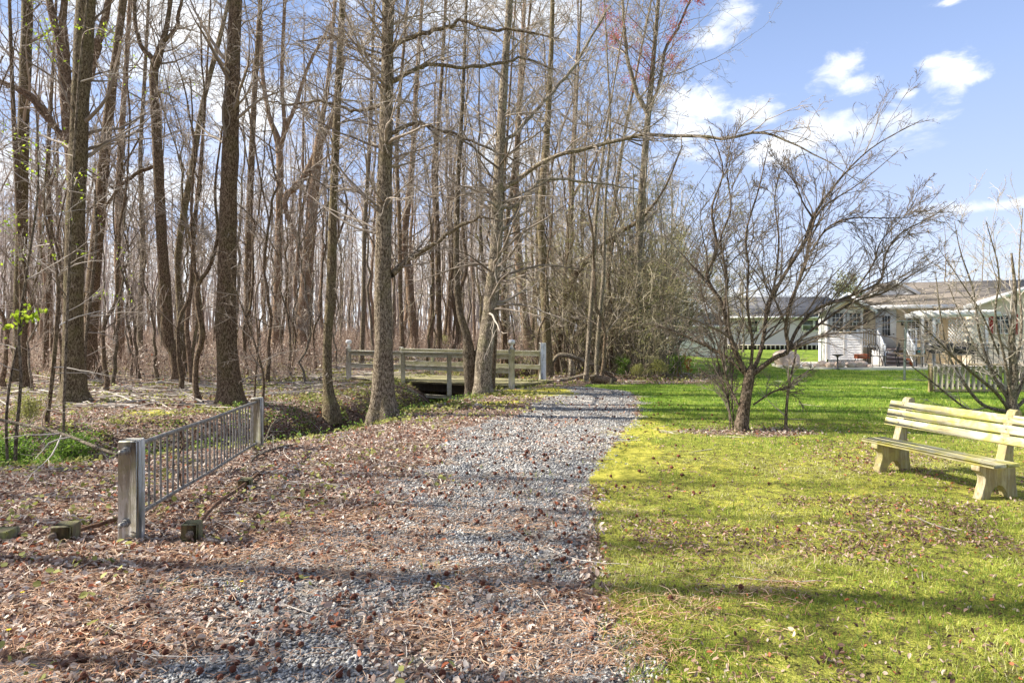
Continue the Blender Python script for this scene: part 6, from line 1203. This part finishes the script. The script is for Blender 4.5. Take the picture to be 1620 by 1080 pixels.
fallen('long pale bare branch sloping down to the near white fence post', [(-20, 660, 5, 2.0), (60, 676, 5, 1.4), (110, 690, 5, .9), (150, 706, 5, .5), (186, 719, 4, .1)], 5.6, 520, follow=False)
fallen('curved pale fallen limb arching over the ground right of the footbridge end post', [(872, 576, 4), (885, 562, 8), (905, 564, 8), (925, 572, 7), (950, 582, 5), (970, 600, 3)], 22.0, 521)
fallen('forked fallen limb hanging down in front of the thicket', [(902, 566, 6), (906, 580, 7), (908, 592, 7), (904, 600, 4)], 21.6, 522, br_=0)
fallen('long thin pale branch lying on the forest floor behind the railing', [(395, 552, 3), (440, 556, 4), (490, 562, 3.5), (540, 566, 2)], 34, 523)
fallen('pale crooked stick lying beside the far white post of the railing', [(395, 730, 3), (410, 718, 4, .3), (440, 708, 4, .8), (470, 702, 2, 1.2)], 7.8, 524, br_=3)
fallen('thin forked stick on the leaves right of the far fence post', [(415, 700, 3), (422, 690, 3, .2), (430, 672, 2.5, .4), (442, 660, 2, .6)], 8.9, 525, br_=4)
fallen('grey stick lying in the leaves in front of the near white post', [(190, 920, 4), (240, 922, 4.5, .02), (300, 930, 4, -.02), (345, 938, 3, -.06)], 4.0, 526, br_=0)
fallen('straight dark branch lying across the ditch bank left of the railing', [(150, 640, 3), (210, 638, 3), (270, 640, 3), (300, 642, 2)], 13.6, 527, br_=0, m='bark_brown')
# brush pile of grey sticks deep in the wood
t_ = thing('brush_pile', 'pile of grey dead sticks on the forest floor behind the kinked tree', 'brush pile', ((212 - 810) / FPX * 29, 29, Hs(-17.3, 29))); r = np.random.default_rng(530); n = 150
c = np.column_stack([r.normal(0, 1.7, n), r.normal(0, .7, n), .1 + .35 * r.random(n)]); a = r.uniform(0, 3.14, n); L = r.uniform(.6, 1.8, n); s = np.linspace(-1, 1, 5)[None, :, None]
P = c[:, None] + s * (np.column_stack([np.cos(a), np.sin(a), r.normal(0, .25, n)]) * L[:, None])[:, None] + r.normal(0, .05, (n, 5, 3)); P[..., 2] = np.maximum(P[..., 2], -.02); g_ = Geo(); g_.tube(P, np.linspace(.03, .01, 5), 5, r.random(n)); o_ = g_.build('sticks', M['twig_pale'], t_); o_['kind'] = 'stuff'
# split logs
def log(c, rad, ln, rz, ry, label, m='bark_red'):
    b_ = np.array([*c, Hs(*c)]); t_ = thing('log', label, 'log', b_); g_ = Geo(); x_ = np.linspace(-ln / 2, ln / 2, 8); R = rot(0, ry, rz); P = np.stack([x_, 0 * x_, 0 * x_], -1) @ R.T + [0, 0, rad * .8]; rr_ = np.random.default_rng(int(ln * 1000)); th = np.arange(14)
    g_.tube(P[None], (rad * (1 + rr_.normal(0, .06, (8, 14))))[None], 14); g_.build('bark', M[m], t_, smooth=True); g_ = Geo()
    for e, dx_ in ((P[0], -1), (P[-1], 1)): g_.tube([e, e + (R @ [dx_ * .004, 0, 0])], [rad * .97, .001], 14)
    g_.build('cut_end', M['newwood'] if m != 'bark_brown' else M['rust'], t_)
log((2.55, 19.6), .10, .35, .5, 1.2, 'short dark stump like log standing left of the rotten red one'); log((2.80, 19.5), .13, .5, -.4, .15, 'rotten red brown log lying at the edge of the lawn by the slender stems'); log((3.1, 19.7), .09, .42, .9, -.2, 'small dark log at the right end of the log heap', 'bark_brown')
log((2.0, 20.6), .08, .9, .2, -.2, 'pale split log lying left of the slender stems', 'bark_pale')
# dandelions and other yellow dots at lower left
for j, (px, py) in enumerate(((34, 948), (381, 931), (12, 1010))):
    d = 1600 / (py - 525); x = (px - 810) / FPX * d; b_ = (x, d, Hs(x, d)); t_ = thing('dandelion', ['yellow dandelion flower at the left edge among the leaves', 'yellow dandelion flower on the leaves left of the gravel', 'yellow dandelion flower nearest to the lower left corner'][j], 'flower', b_)
    if 'yellow' not in M: M['yellow'] = mat('yellow', lambda g, b: (0.75, 0.60, 0.02), 0.7)
    g_ = Geo(); g_.tube([(0, 0, 0), (.004, 0, .03), (.006, 0, .045)], .0015, 6); g_.build('stem', M['leaf_green'], t_); n = 26; a = np.arange(n) * 2.4; rr_ = .011 * np.sqrt(np.arange(n) / n) + .002
    g_ = Geo(); P = np.zeros((n, 3, 3)); P[:, :, 2] = .045; P[:, 1, 0] = rr_ * np.cos(a) * .6 + .0; P[:, 1, 1] = rr_ * np.sin(a) * .6; P[:, 1, 2] += .004; P[:, 2, 0] = rr_ * np.cos(a); P[:, 2, 1] = rr_ * np.sin(a); P[:, 2, 2] += .003; P[..., 0] += .006; g_.tube(P, .0016, 4); g_.build('petals', M['yellow'], t_)
# ------------------------------------------------------------------ trees outside the frame on the left: their shadows cross the path
OUT = [(-9.5, 4.85, 17, .11), (-8.3, 3.5, 15, .07), (-13.0, 6.9, 18, .09), (-12.0, 2.9, 16, .11), (-16.5, 8.3, 18, .13), (-18.0, 6.6, 17, .12)]
for j, (x, y, h, r0) in enumerate(OUT):
    r = np.random.default_rng(560 + j); z = np.linspace(-.15, h, 26); P = np.column_stack([x + .05 * np.cumsum(r.normal(0, 1, 26)), y + .05 * np.cumsum(r.normal(0, 1, 26)), z + Hs(x, y)]); P[:, :2] += np.array([x, y]) - P[0, :2]
    make_tree('roadside_tree', 'tall bare tree just left of the picture casting its shadow over the path', (x, y, Hs(x, y)), P, r0 * (1 - z / h * .85), [dict(m=26, t0=.3, t1=.98, lf=.26, ang=(35, 75), k=7, up=.07, curl=.13, rf=.42), dict(m=7, t0=.15, t1=1, lf=.5, ang=(25, 60), k=5, up=.05, curl=.16), dict(m=5, t0=.1, t1=1, lf=.5, ang=(25, 60), k=4, curl=.2)], 560 + j, 'bark_brown', 'twig', .006, 14, .6, group='trees left of the picture')
